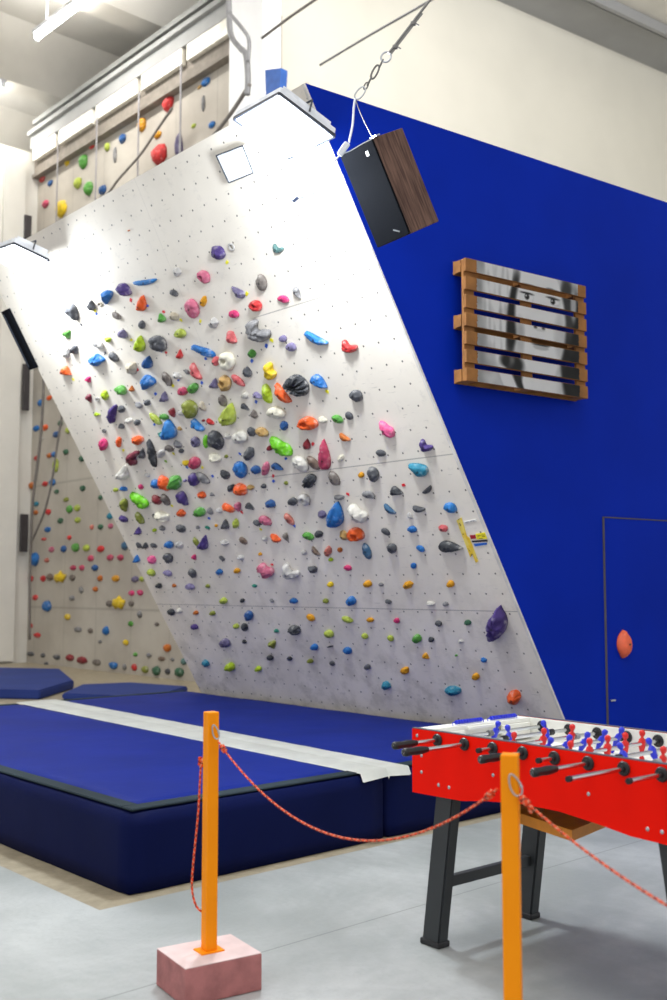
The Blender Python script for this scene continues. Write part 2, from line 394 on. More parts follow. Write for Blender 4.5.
HOLD_TILES = '''
@50 230 6.67
165 548 125 60 65 D|dark grey
283 500 72 45 262 D|dark grey
337 495 35 30 0 R|beige
388 450 105 75 100 W|blue|blue ridged wedge hold near top left
448 570 70 35 40 P|grey-brown
500 398 130 84 45 K|purple|purple and grey chalky hold at top left
637 345 168 55 352 C|sky blue|slim sky blue banana hold
620 485 110 60 275 D|orange
617 630 60 45 80 P|dark grey
528 3 12 10 0 O|burnt orange
@150 230 6.67
460 150 115 100 60 K|purple|big purple pentagonal hold
550 110 56 38 60 R|pale grey
368 308 100 65 55 J|dusty pink|pink pocketed hold
183 280 75 60 70 K|pale grey
163 420 65 42 35 P|dark grey
588 410 120 60 220 W|violet-grey
290 520 138 85 70 P|dusty pink|large pink oval hold
360 475 80 48 280 K|amber|amber bone-shaped hold
563 560 72 54 15 O|pink
78 583 70 60 250 W|green
165 575 80 58 40 K|beige
430 620 85 75 80 K|pale grey
@250 230 6.67
187 125 85 62 20 V|slate green|slate green heart-shaped hold
82 348 120 70 75 P|grey-brown|tall grey-brown oval hold
322 422 100 48 62 W|grey
227 460 80 50 20 O|pink
45 503 88 72 35 J|red|red pocketed hold
62 672 180 130 40 H|grey|big grey hooked hold
@50 330 6.67
122 30 70 60 70 W|green
118 148 80 45 280 W|pale grey
168 128 75 58 270 K|dark grey
118 275 80 65 40 W|orange|orange wedge near the left edge
262 333 48 45 60 W|pink
325 90 90 48 40 P|pale grey
385 62 50 38 200 W|lime
315 198 128 100 0 X|blue|blue diamond-shaped hold
430 178 85 45 45 P|dark grey
548 255 98 88 80 K|beige
497 28 70 50 40 D|violet-grey
608 88 112 64 270 D|lime
482 398 78 58 35 O|green
547 388 45 42 270 W|burnt orange
370 435 82 52 70 K|lime
268 457 66 38 70 W|maroon
320 460 28 26 0 R|pale grey
428 555 128 68 98 C|purple|purple crescent hold at left
480 525 58 50 40 K|dark grey
318 562 45 30 0 W|lime
595 502 60 42 40 K|grey
650 483 50 48 0 K|dark grey
655 355 112 108 120 W|blue|large blue wedge at left
660 210 85 62 275 D|navy
480 640 50 36 30 K|dark grey
525 605 55 50 0 K|white
585 617 50 48 0 K|dark grey
@150 330 6.67
65 85 128 90 45 O|dark grey|large dark grey oval hold
207 22 76 66 0 O|yellow-green
545 48 100 66 60 K|coral
360 140 186 60 20 L|blue|long blue wood-like hold
202 157 68 46 270 W|red
445 208 78 60 280 K|coral
525 203 132 100 70 J|cream|large cream pocketed hold
118 325 112 48 60 P|grey-brown
185 305 66 56 20 K|pale grey
250 278 48 25 45 P|grey
312 275 132 58 62 C|coral|coral boot-shaped hold
433 352 76 62 280 W|violet-grey
510 350 112 72 75 J|tan
592 335 118 44 42 P|coral
223 407 66 60 0 O|rose
293 385 76 66 300 O|green
100 440 76 56 270 W|violet-grey
275 522 128 94 70 O|olive|big olive egg-shaped hold
352 505 80 46 60 K|beige
212 555 60 36 0 K|pale grey
490 470 86 52 70 P|grey-brown
535 555 152 100 280 D|yellow-green|big chalky green horn hold
637 435 48 42 40 O|white
640 515 72 38 35 W|charcoal
157 550 66 36 70 D|dark red
40 590 112 40 42 P|yellow-green
98 578 66 40 10 O|green
137 657 135 92 262 D|sky blue
325 632 110 60 45 C|sky blue
405 612 72 34 40 K|red
358 603 22 18 0 O|dark red
200 657 40 24 45 K|tan
652 278 86 58 60 K|dark grey
@250 330 6.67
15 158 68 60 70 K|green
225 55 50 46 30 O|lilac
278 113 72 62 15 O|lilac
445 55 178 70 28 C|sky blue|sky blue banana hold at top right
665 112 122 84 20 V|red|red V-shaped hold
140 270 122 80 75 B|yellow|yellow bulbous hold
330 362 168 128 28 S|charcoal|charcoal ribbed shell hold
470 345 128 72 38 D|blue
120 425 150 72 75 K|lime
222 420 172 72 52 C|orange|long orange horn beside the shell hold
62 440 86 48 25 W|lilac
180 548 130 80 10 O|cream|cream egg hold below the shell hold
30 560 70 48 60 K|grey-brown
232 635 66 50 70 O|navy
393 620 135 92 5 J|orange|large orange pocketed hold
485 597 70 50 10 K|cream
588 592 84 50 27 O|green
665 570 64 44 50 P|dark grey
85 678 92 58 25 O|tan
14 678 70 66 60 K|dark grey
@80 430 6.67
165 5 28 26 0 R|grey
163 92 82 50 85 O|pink|pink egg-shaped hold at left
262 80 88 40 90 K|orange
390 65 92 74 0 K|orange
362 180 108 84 100 V|maroon
420 152 78 42 270 W|dark grey
485 153 204 46 76 P|charcoal|long charcoal blade hold
545 155 66 50 280 K|pale grey
598 122 64 40 30 P|grey-brown
550 30 56 50 0 K|teal green
655 95 72 50 40 K|grey
297 275 104 88 280 W|white|white wedge near the left edge
452 300 45 28 30 K|pale grey
512 358 82 62 40 K|blue
565 350 128 78 52 K|orange|
640 350 120 96 280 K|green|large green faceted hold
407 380 42 40 60 K|pink
240 398 34 28 0 O|yellow-green
293 390 60 36 10 K|blue
402 460 152 60 222 D|bright green|bright green spiked hold at left
303 500 92 46 78 D|olive
517 463 88 58 40 K|dark red
575 462 92 42 55 P|grey-brown
550 575 122 80 10 K|cream|cream chalky hold
497 573 36 22 60 P|charcoal
293 590 74 42 30 K|purple
403 585 96 40 57 P|olive
392 668 56 48 270 W|purple
499 667 30 26 0 O|lime
553 653 46 38 30 K|grey
@180 430 6.67
110 75 76 52 65 J|violet-grey
245 65 148 104 55 F|charcoal|big charcoal rock hold
175 75 92 36 85 P|bright green
322 42 52 48 40 K|white
405 45 98 86 10 O|white|round white hold
600 120 38 36 0 O|dark red
675 108 200 100 35 Y|bright green|bright green claw-shaped hold
12 138 40 34 40 K|dark grey
40 220 54 42 10 K|yellow
105 215 86 74 70 O|rose
235 185 92 78 30 K|cream
310 175 26 24 0 O|olive
465 160 114 82 280 K|dark grey
410 258 118 82 65 O|blue|blue oval hold in the middle
510 262 68 56 30 O|navy
575 255 98 52 280 P|dusty pink
655 246 84 44 25 D|navy
100 325 92 74 70 O|purple
157 318 118 50 40 P|grey
305 295 82 52 35 K|charcoal
35 337 32 26 0 K|lilac
345 388 66 60 320 K|charcoal
408 395 102 88 20 F|orange|big orange rock hold
472 382 62 42 0 K|tan
562 372 36 30 30 O|dark grey
28 455 112 55 57 D|purple
148 432 76 60 0 K|orange
215 428 30 26 30 K|grey
328 520 106 56 32 K|orange
392 510 64 42 75 D|dusty pink
472 510 68 46 30 W|charcoal
608 490 76 68 20 K|navy
12 552 68 62 0 K|orange
137 545 78 66 0 O|green
203 540 58 46 50 K|grey
263 535 52 34 40 K|pale grey
573 600 98 52 30 O|dusty pink
305 625 68 60 270 W|dark grey
373 622 72 46 90 K|yellow-green
518 618 66 42 25 K|dark grey
243 637 26 24 0 K|amber
122 648 30 24 30 K|grey
185 650 42 22 30 K|teal green
12 655 82 50 25 K|dark grey
@280 430 6.67
183 92 76 48 270 D|dark red
303 160 216 72 265 D|rose|long rose club-shaped hold
145 220 132 74 45 O|white
228 218 122 52 48 P|brown|brown pod-shaped hold
408 187 60 48 320 K|cream
435 48 88 46 35 C|burnt orange
675 152 70 45 15 P|dark grey
203 338 104 90 285 L|charcoal|ribbed charcoal wedge
365 320 116 62 55 P|grey-brown
545 298 40 38 0 O|amber
628 290 106 70 68 O|dark grey
42 352 30 26 40 O|olive
88 475 62 58 0 O|dark grey
168 460 86 66 45 J|pale grey
400 448 82 42 0 K|grey
380 555 172 112 277 D|blue|big blue teardrop hold
285 560 64 56 40 K|violet-grey
525 550 158 92 42 B|white|large white double-lobed hold
593 430 94 48 15 O|grey
65 593 100 42 52 P|salmon
@380 400 6.67
45 193 150 84 42 Y|light pink|light pink lobed hold
308 305 106 72 30 V|purple|purple boomerang hold
258 455 144 84 207 D|teal|teal blue fin hold
118 608 94 68 20 W|charcoal
318 598 76 52 320 C|dark grey
@100 530 6.67
262 100 50 26 50 P|dark grey
305 100 44 46 270 W|charcoal
360 103 54 32 25 K|dark grey
465 95 62 48 20 O|blue
528 98 70 52 50 K|pale grey
248 188 54 50 270 W|blue|lower left blue wedge
350 195 72 54 45 K|light pink
460 183 74 52 55 O|dark grey
632 183 42 40 60 W|pink
347 280 60 38 38 O|yellow-green
455 285 62 36 22 O|lilac
622 285 66 42 60 O|dark grey
397 370 44 32 32 O|charcoal
497 370 34 26 30 K|burnt orange
605 375 62 40 15 O|lilac
480 545 54 40 38 O|charcoal
532 540 42 40 0 K|white
642 550 34 30 0 O|burnt orange
635 643 52 34 20 O|purple
645 80 78 30 60 P|olive
@200 530 6.67
30 78 108 70 280 W|purple|purple cone-shaped hold
168 83 64 48 30 K|pale grey
292 70 68 34 42 P|brown
435 57 44 34 20 K|pale grey
505 55 90 54 35 K|orange
580 48 68 36 65 W|grey-brown
148 187 56 26 35 K|dark grey
272 183 52 38 20 K|pale grey
402 160 30 26 0 K|amber
132 278 46 42 0 O|blue
250 270 46 36 0 O|amber
445 264 120 84 40 B|dusty pink|pink and white mottled hold
608 275 132 84 30 V|pale grey|pale grey hooked hold
55 372 32 24 30 O|olive
366 372 40 26 10 K|teal green
160 470 52 44 0 O|yellow-green
285 470 36 34 0 K|charcoal
482 470 36 26 40 K|grey
628 470 56 38 10 O|blue
88 553 38 30 20 O|olive
332 567 68 54 75 O|navy|low navy egg-shaped hold
243 640 46 40 0 K|yellow-green
300 645 62 54 40 K|charcoal
@300 530 6.67
60 38 84 44 25 O|green
128 25 62 58 0 K|charcoal
295 35 80 58 60 K|tan
378 25 118 90 15 J|orange|orange jug beside the white hold
575 10 70 38 40 O|dark grey
450 138 118 52 68 P|slate blue|slate blue leaf-shaped hold
618 118 72 60 50 O|dark grey
108 140 84 34 50 C|brown
30 148 44 40 30 K|pale grey
188 140 82 54 275 K|salmon
207 197 32 28 0 O|lime
268 132 38 34 50 O|burnt orange
323 250 52 36 20 O|pink
82 258 72 54 200 W|dark grey
207 360 42 34 20 O|yellow
455 357 56 48 10 O|amber
542 362 38 28 20 K|grey
175 470 42 30 25 O|olive
345 470 66 64 0 O|blue|round blue ball-shaped hold
592 477 52 34 15 K|dark grey
77 580 64 34 37 O|amber
318 595 84 38 20 P|yellow-green
470 598 62 40 0 K|amber
648 602 40 34 20 O|pink
@400 500 6.67
128 55 88 52 15 C|dark grey
85 193 64 46 10 O|blue
340 48 96 64 25 O|sky blue|sky blue rounded hold near the right edge
288 187 70 56 10 K|coral
345 310 164 76 8 D|charcoal|large charcoal cone near the right edge
140 322 66 36 30 O|blue
93 437 44 38 50 O|blue
55 562 80 60 350 K|amber|
340 558 52 50 0 O|amber
-65 60 104 46 42 C|slate blue
305 693 46 36 0 K|grey
207 690 62 38 10 K|white
68 105 52 32 60 K|pale grey
@150 610 4.447
563 92 26 20 10 K|teal green
337 143 46 38 15 O|violet-grey|round violet-grey hold low down
420 140 24 18 30 K|charcoal
548 155 40 42 70 W|olive
537 210 30 22 20 O|charcoal
622 215 24 20 0 O|charcoal
250 238 42 36 50 K|teal|
360 250 42 38 20 O|lime|lime rounded hold near the bottom
484 260 28 24 0 O|lime
645 88 66 50 20 K|charcoal|low lumpy charcoal hold
@290 600 4.447
177 148 44 32 30 O|yellow-green
335 158 32 22 30 O|yellow-green
450 168 32 22 45 O|yellow-green
568 170 40 40 0 O|green|low round green hold
630 175 34 26 10 K|charcoal
608 250 36 30 40 W|amber
112 207 34 28 20 O|blue
260 222 40 28 30 O|blue
180 206 30 7 350 P|charcoal
190 280 26 18 40 O|dark grey
92 270 28 20 10 O|olive
347 296 28 24 20 O|dark grey
512 313 44 34 340 K|amber
430 377 50 42 10 K|teal|bottommost teal hold
@430 590 4.447
40 147 32 24 20 O|dark grey
170 143 32 24 10 O|dark green
300 140 170 104 280 Q|purple|huge purple folded hold
10 218 28 26 0 K|dark grey
138 228 28 20 20 K|pale grey
118 290 14 10 0 O|green
240 310 32 24 20 K|blue
205 383 34 32 0 O|amber
105 447 80 50 5 K|teal|teal faceted hold at bottom right
375 475 74 68 280 F|orange|orange hold at bottom right
@310 330 4.447
210 290 62 48 40 O|dark grey
'''
SHW = {'O': 'rounded', 'P': 'elongated', 'D': 'tapering', 'W': 'wedge-shaped', 'K': 'angular', 'V': 'V-shaped', 'C': 'curved', 'R': 'ring-shaped', 'J': 'pocketed',
       'H': 'hooked', 'X': 'diamond', 'L': 'ridged', 'B': 'lobed', 'S': 'ribbed', 'Y': 'claw-like', 'F': 'faceted', 'Q': 'folded'}
OUT = {  # unit outlines (x along the long axis, y across; half sizes 1) for special shapes
 'W': [(1, .0), (.55, .42), (-.35, .95), (-.85, .85), (-1, .2), (-.95, -.6), (-.6, -.95), (.1, -.62), (.7, -.22)],
 'X': [(1, 0), (.55, .42), (.05, 1), (-.45, .62), (-1, .08), (-.55, -.45), (.05, -1), (.6, -.5)],
 'H': [(-1, -.1), (-.9, -.75), (-.55, -.95), (-.3, -.25), (-.05, .0), (.2, -.55), (.62, -.95), (1, -.5), (.9, .35), (.45, .85), (-.1, 1), (-.6, .7)],
 'V': [(-.95, -.85), (-.55, -.95), (-.25, -.5), (.08, -.25), (.38, -.62), (.75, -.8), (1, -.45), (.85, .3), (.35, .9), (-.15, 1), (-.6, .45), (-.9, -.2)],
 'Y': [(-1, -.35), (-.6, -.75), (-.05, -.7), (.35, -.95), (.8, -.55), (1, .0), (.92, .5), (.7, .35), (.6, .85), (.38, .55), (.15, 1), (-.1, .55), (-.45, .35), (-.8, .1)],
 'B': [(-1, .2), (-.95, -.45), (-.6, -.75), (-.25, -.5), (.05, -.62), (.4, -1), (.85, -.7), (1, .0), (.85, .6), (.45, 1), (.05, .65), (-.3, .5), (-.7, .65)],
 'Q': [(1, .05), (.78, .25), (.5, .7), (.1, 1), (-.35, .95), (-.7, .6), (-1, .05), (-.95, -.35), (-.6, -.5), (-.3, -.42), (-.05, -.72), (.15, -.7), (.4, -.35), (.7, -.2)],
 'L': [(-1, -.2), (-.85, -.75), (-.2, -.8), (.3, -1), (.85, -.6), (1, .15), (.8, .8), (.2, .9), (-.3, .7), (-.85, .5)],
 'S': [(-1, .5), (-1, -.1), (-.8, -.7), (-.35, -1), (.2, -.9), (.7, -.55), (1, .05), (.95, .7), (.4, .95), (-.2, .9), (-.7, .95)],
 'F': [(1, .1), (.75, .7), (.2, 1), (-.45, .8), (-.95, .4), (-1, -.3), (-.6, -.85), (0, -1), (.6, -.75)]}
def hold_outline(sh, rng, n=24):
    if sh in 'YVBQHS': n = 40
    pts = []
    if sh == 'K':
        k = rng.choice((6, 7, 8)); a0 = rng.random() * 6.28
        c = [(math.cos(a0 + 2 * math.pi * (i + rng.uniform(-.25, .25)) / k) * rng.uniform(.86, 1.1), math.sin(a0 + 2 * math.pi * (i + rng.uniform(-.2, .2)) / k) * rng.uniform(.86, 1.1)) for i in range(k)]
        src = c
    elif sh in OUT: src = OUT[sh]
    else: src = None
    if src:
        per = []; tot = 0
        m = len(src)
        for i in range(m):
            a, b = Vector(src[i]), Vector(src[(i + 1) % m]); per.append((tot, a, b)); tot += (b - a).length
        res = []
        for j in range(n + 6):
            d = tot * j / (n + 6)
            for t0, a, b in reversed(per):
                if d >= t0: res.append(a.lerp(b, (d - t0) / max(1e-6, (b - a).length))); break
        # light rounding
        for _ in range(1 if sh in 'WKXFLYS' else 2):
            res = [(res[i - 1] + res[i] * 2 + res[(i + 1) % len(res)]) / 4 for i in range(len(res))]
        return res
    for i in range(n):
        t = 2 * math.pi * i / n; c, s = math.cos(t), math.sin(t); x, y = c, s
        if sh == 'D': y = (1 if s > 0 else -1) * abs(s) ** .8 * ((1 - c) / 2 + .06) ** .62 * 1.28; x = c
        elif sh == 'P': y = s * (abs(s) ** .15)
        elif sh == 'C': y = s * .72 + .42 * (.45 - c * c); x = c
        else:
            k = 1 + .05 * math.sin(3 * t + rng.random() * .3)
            x *= k; y *= k
        pts.append(Vector((x, y)))
    return pts
def hold_mesh(cx, cy, Lp, Wp, ang, sh, rng):
    """hold in the frame of its own spot on the board (x right, y up the board, z out); sizes from the photo's proportions"""
    a = math.radians(ang); ca, sa = math.cos(a), math.sin(a)
    c0 = bpx(cx, cy)
    def loc(q):
        px = cx + q[0] * Lp / 2 * ca - q[1] * Wp / 2 * sa; py = cy + q[0] * Lp / 2 * sa + q[1] * Wp / 2 * ca
        b = bpx(px, py); return Vector((b[0] - c0[0], b[1] - c0[1]))
    ln = (loc((1, 0)) - loc((-1, 0))).length; wd = (loc((0, 1)) - loc((0, -1))).length
    sz = min(ln, wd); h = min(.13, max(.014, sz * {'W': .46, 'K': .40, 'R': .35, 'P': .36, 'Q': .5, 'L': .36, 'S': .36, 'V': .40, 'X': .42, 'D': .45, 'C': .42, 'Y': .32}.get(sh, .42)))
    bm = bmesh.new(); flat = sh in 'WKXF'
    if sh == 'R':
        R1 = [loc((math.cos(2 * math.pi * k / 16) * .8, math.sin(2 * math.pi * k / 16) * .8)) for k in range(16)]
        tube(bm, [(p.x, p.y, sz * .16) for p in R1], sz * .16, 6, closed=True); return bm, h, False
    ol = hold_outline(sh, rng)
    ol = [loc(p) for p in ol]; n = len(ol)
    pk = {'W': (-.3, .05), 'D': (-.32, 0), 'L': (0, 0), 'Q': (-.1, .1), 'S': (-.1, .35)}.get(sh, (rng.uniform(-.15, .15), rng.uniform(-.15, .15)))
    if sh in 'VHYBC': pk = (0, .12 if sh != 'C' else .18)
    pkl = loc(pk)
    if flat: sc = [(1, 0), (.97, .25), (rng.uniform(.55, .7), .78), (.22, 1.0)]
    elif sh == 'S': sc = [(1, 0), (.98, .4), (.85, .75), (.6, .98), (.35, .85), (.15, .5)]
    elif sh == 'J': sc = [(1, 0), (.98, .35), (.88, .68), (.7, .9), (.48, 1.0), (.36, .88), (.27, .45)]
    else: sc = [(1, 0), (.985, .28), (.92, .55), (.78, .78), (.55, .93), (.28, 1.0)]
    joff = loc((rng.uniform(-.25, .1), rng.uniform(-.15, .25))) if sh == 'J' else Vector((0, 0))
    seed = rng.random() * 50; rings = []
    tot = len(sc)
    for ri, (s, z) in enumerate(sc):
        R_ = []
        for i, p in enumerate(ol):
            k = 1.0; zz = z * h
            if sh == 'S' and ri > 0:
                zz *= 1 + .26 * (1 if i % 4 < 2 else -1)
                k = 1 + .03 * (1 if i % 4 < 2 else -1)
            if sh == 'L' and ri > 0: zz *= 1 + .22 * math.sin(i * 2.1)
            if flat and ri == 2:          # break the crown into facets
                zz *= (.86, 1.06)[(i * 5 // n) % 2]
            q = p * (s * k) + (pkl + joff if sh == 'J' else pkl) * (1 - s)
            if ri and sh not in 'S':
                nv = mnoise.noise(Vector((q.x * 26 + seed, q.y * 26, zz * 26)));
                nv += .6 * mnoise.noise(Vector((q.x * 60, q.y * 60 + seed, zz * 60)))
                zz += nv * h * (.30 if not flat else .14)
                q = q + Vector((mnoise.noise(Vector((q.y * 40, seed, q.x * 30))), mnoise.noise(Vector((seed, q.x * 40, q.y * 30))))) * sz * .05
            R_.append(bm.verts.new((q.x, q.y, max(zz, 0))))
        rings.append(R_)
    for A, B_ in zip(rings, rings[1:]):
        for i in range(n):
            j = (i + 1) % n; bm.faces.new((A[i], A[j], B_[j], B_[i]))
    tz = sum(v.co.z for v in rings[-1]) / n
    tp = pkl + joff
    c = bm.verts.new((tp.x, tp.y, tz * (1.03 if sh not in 'JS' else .55)))
    for i in range(n): bm.faces.new((rings[-1][i], rings[-1][(i + 1) % n], c))
    bm.faces.new(list(reversed(rings[0])))
    if flat:
        bmesh.ops.dissolve_limit(bm, angle_limit=math.radians(8), verts=bm.verts, edges=bm.edges)
    return bm, c.co.copy() if c.is_valid else Vector((tp.x, tp.y, tz)), not flat and sh != 'S'
def hold_mat(cn):
    c = HC[cn]
    m = MATS.get('hold ' + cn)
    if m: return m
    m = mat('hold ' + cn, '#' + ''.join('%02x' % int(int(c[i:i + 2], 16) * (1 if cn in ('white', 'cream', 'pale grey') else .90)) for i in (1, 3, 5)), .62, 0, .22, 14, .35, 70, spec=.25)
    # chalk dust in worn patches
    g = NG(m); b = m.node_tree.nodes['Principled BSDF']; src = b.inputs['Base Color'].links[0].from_socket
    tc = g.node('ShaderNodeTexCoord'); ch = g.noise(tc.outputs['Object'], 17, 5, .65)
    hs = m.node_tree.nodes.new('ShaderNodeHueSaturation')
    g.L.new(g.mix(g.m('MULTIPLY', g.step(ch, .52, .72), .40), src, lin('#d3cfc8')), b.inputs['Base Color']); return m
def parse(txt, default_group=None):
    res = []; ox = oy = sc = 1
    for ln in txt.strip().splitlines():
        if ln[0] == '@': ox, oy, sc = map(float, ln[1:].split()); continue
        f = ln.split('|'); x, y, l, w_, a, sh = f[0].split()
        res.append(dict(x=ox + float(x) / sc, y=oy + float(y) / sc, L=float(l) / sc * .96, W=float(w_) / sc * .93, a=float(a), sh=sh, c=f[1], lm=f[2] if len(f) > 2 and f[2] else None))
    return res
def size_word(h):
    s = math.sqrt(h['L'] * h['W'])
    return 'large' if s > 13.5 else 'medium' if s > 9.2 else 'small' if s > 6 else 'tiny'
DIRS = ['right of', 'below-right of', 'below', 'below-left of', 'left of', 'above-left of', 'above', 'above-right of']
def octant(dx, dy): return int(round(math.degrees(math.atan2(dy, dx)) / 45)) % 8
def name_all(items, what, marks, key=lambda h: h['c'], reach=170, fmt='{d}, nearest {k} {dr} the {lm}'):
    used = set(); left = []
    for h in items:
        if h.get('lab'): used.add(h['lab']); continue
        left.append(h)
    for h in left:
        ms = sorted(marks, key=lambda m: (m['x'] - h['x']) ** 2 + (m['y'] - h['y']) ** 2); done = False
        for rank in (0, 1, 2, 3):
            for m in ms:
                if m is h: continue
                d = math.hypot(m['x'] - h['x'], m['y'] - h['y'])
                if d > reach: break
                o = octant(h['x'] - m['x'], h['y'] - m['y'])
                same = [q for q in items if q is not m and key(q) == key(h) and octant(q['x'] - m['x'], q['y'] - m['y']) == o]
                same.sort(key=lambda q: math.hypot(m['x'] - q['x'], m['y'] - q['y']))
                if h in same[:rank + 1] and same.index(h) == rank:
                    rk = ('nearest', 'second-nearest', 'third-nearest', 'fourth-nearest')[rank]
                    for dsc in (h['d'], h['d'].replace(' ' + SHW.get(h.get('sh'), '#'), ''), h['d'].replace(' ' + SHW.get(h.get('sh'), '#'), '').split(' ', 1)[1]):
                        lab = fmt.format(d=dsc, k=key(h), dr=DIRS[o], lm=m['lm']).replace('nearest', rk)
                        if len(re.findall(r'\w+', lab)) <= 16: break
                    if lab not in used: used.add(lab); h['lab'] = lab; done = True; break
            if done: break
        if not done: h['lab'] = h['d'] + ' on the board'
    for h in left:
        if len(re.findall(r'\w+', h['lab'])) > 16:
            for a_, b_ in ((' back-wall hold', ' hold'), (' hold,', ','), ('second-nearest', 'second'), ('third-nearest', 'third'), (' the ', ' ')):
                if len(re.findall(r'\w+', h['lab'])) > 16: h['lab'] = h['lab'].replace(a_, b_, 1)
HOLDS = parse(HOLD_TILES)
# drop accidental doubles
keep = []
for h in HOLDS:
    if any(math.hypot(h['x'] - q['x'], h['y'] - q['y']) < 2.2 for q in keep): continue
    keep.append(h)
HOLDS = keep
MARKS = [h for h in HOLDS if h['lm']]
for h in HOLDS:
    h['d'] = '%s %s %s hold' % (size_word(h), h['c'], SHW[h['sh']])
    if h['lm']: h['lab'] = h['lm'] + (' on the board' if 'board' not in h['lm'] else '') 
name_all(HOLDS, 'hold', MARKS)
m_bolt = mat('bolt_steel', '#3c3c40', .4, .8, .05)
def hold_matrix(x, y):
    b = bpx(x, y); m = BM.copy(); m.translation = bw(b[0], b[1], 0.0005); return m
for i, h in enumerate(HOLDS):
    rng = random.Random(1000 + i)
    bm, top, smooth = hold_mesh(h['x'], h['y'], h['L'], h['W'], h['a'], h['sh'], rng)
    o = link('climbing_hold', bm, hold_mat(h['c']), mw=hold_matrix(h['x'], h['y']), smooth=smooth)
    tag(o, h['lab'], 'climbing hold', 'climbing holds on the white board')
    if math.sqrt(h['L'] * h['W']) > 8.5 and h['sh'] not in 'RJS':
        bm = bmesh.new(); lathe(bm, [(0, -.006), (.0085, -.006), (.0085, .0015), (.005, .0015), (.005, -.002), (0, -.002)], 10)
        link('bolt', bm, m_bolt, o).location = top
    if h['sh'] == 'J':
        bm = bmesh.new(); lathe(bm, [(0, -.004), (.3 * min(h['L'], h['W']) / 100, -.004), (.26 * min(h['L'], h['W']) / 100, .003), (0, .001)], 12)
        link('pocket_shade_disc', bm, mat('pocket_shade', '#4c4442', .8), o).location = top  # dark disc painted in as the shade inside the pocket

# route marker tapes: x y colour
TAGS = '''
@50 230 6.67
302 540 yellow
310 558 blue
540 467 red
652 505 blue
210 632 grey
@150 230 6.67
515 215 yellow
647 425 yellow
208 600 yellow
337 607 yellow
92 545 red
@50 330 6.67
155 328 yellow
543 66 yellow
585 265 red
370 152 grey
@150 330 6.67
108 150 red
72 135 blue
372 190 blue
347 352 blue
190 332 blue
155 372 yellow
38 425 blue
30 630 blue
@250 330 6.67
145 68 yellow
110 105 blue
14 205 blue
42 478 blue
515 410 yellow
@80 430 6.67
290 135 yellow
625 157 yellow
573 208 green
614 505 yellow
@180 430 6.67
400 158 blue
47 248 blue
150 250 yellow
218 307 blue
625 340 blue
623 305 red
413 548 red
195 588 blue
540 662 yellow
@280 430 6.67
220 92 red
453 427 red
95 637 blue
40 190 blue
@380 400 6.67
158 567 red
@200 530 6.67
482 230 red
'''
TC = {'yellow': '#e8df1f', 'blue': '#1d57c4', 'red': '#d81f30', 'grey': '#55565c', 'green': '#7ba32b'}
tags = []
ox = oy = sc = 1
for ln in TAGS.strip().splitlines():
    if ln[0] == '@': ox, oy, sc = map(float, ln[1:].split()); continue
    a, b_, c = ln.split(); tags.append(dict(x=ox + float(a) / sc, y=oy + float(b_) / sc, c=c, d='tiny %s tape marker' % c))
name_all(tags, 'tape', MARKS, fmt='{d}, nearest {k} marker {dr} the {lm}')
for i, t in enumerate(tags):
    rng = random.Random(i); s = rng.uniform(.028, .036)
    bm = bmesh.new(); pts = [(-s / 2, -s * .3), (s / 2, -s * .35), (s * .45, s * .32), (0, s * .38), (-s * .5, s * .3)]
    prism(bm, [(a, b_, 0) for a, b_ in pts], (0, 0, .0035))
    M = hold_matrix(t['x'], t['y']) @ Matrix.Rotation(rng.uniform(-.8, .8), 4, 'Z')
    tag(link('tape_marker', bm, mat('tape ' + t['c'], TC[t['c']], .6, 0, .04), mw=M), t['lab'], 'tape', 'coloured tape markers on the board')

# ---- yellow tape strips, paper label and coloured slips at the right edge
def strip_on_board(px, th=.003): return [(*bpx(x, y), 0) for x, y in px]
def flat_on_board(name, px, m, parent, th=.004, z=0.0005):
    bm = bmesh.new(); pts = [(*bpx(x, y), z) for x, y in px]
    c = sum((Vector(p) for p in pts), Vector()) / len(pts)
    prism(bm, pts, (0, 0, th)); return link(name, bm, m, parent, mw=Matrix.Identity(4) if parent else BM)
def g7(x, y): return 440 + x / 11.11, 500 + y / 11.11
def tape_mat():
    m = mat('yellow_tape', '#ecc93a', .55); g = NG(m); b = m.node_tree.nodes['Principled BSDF']; tc = g.node('ShaderNodeTexCoord')
    n = g.noise(tc.outputs['Object'], 32, 3); g.L.new(g.mix(g.step(n, .60, .68), g.mix(g.step(g.noise(tc.outputs['Object'], 11, 2), .4, .6), lin('#e9c22c'), lin('#efd766')), lin('#7c6a2a')), b.inputs['Base Color']); return m
t = thing('tape_strip', 'long yellow tape strip, the longer left one beside the paper label', 'tape', BM)
flat_on_board('strip', [g7(*p) for p in ((185, 225), (240, 190), (300, 400), (360, 610), (340, 635), (270, 450))], tape_mat(), t)
t = thing('tape_strip', 'narrow lower yellow tape strip next to the coloured label', 'tape', BM)
flat_on_board('strip', [g7(*p) for p in ((305, 400), (330, 420), (430, 680), (400, 695), (350, 570))], tape_mat(), t)
lab = thing('route_label', 'red and yellow paper label above black and blue slips at board edge', 'label', BM)
flat_on_board('red_square', [g7(*p) for p in ((335, 390), (392, 385), (402, 425), (345, 432))], mat('label_red', '#a51424', .6), lab)
yl = flat_on_board('yellow_card', [g7(*p) for p in ((398, 375), (515, 355), (530, 428), (412, 436))], mat('label_yellow', '#f1e026', .6), lab)
flat_on_board('black_slip', [g7(*p) for p in ((355, 452), (525, 440), (530, 458), (362, 468))], mat('label_black', '#26262b', .6), lab)
flat_on_board('blue_slip', [g7(*p) for p in ((378, 485), (520, 472), (525, 492), (390, 512))], mat('label_blue', '#1c62c0', .6), lab)
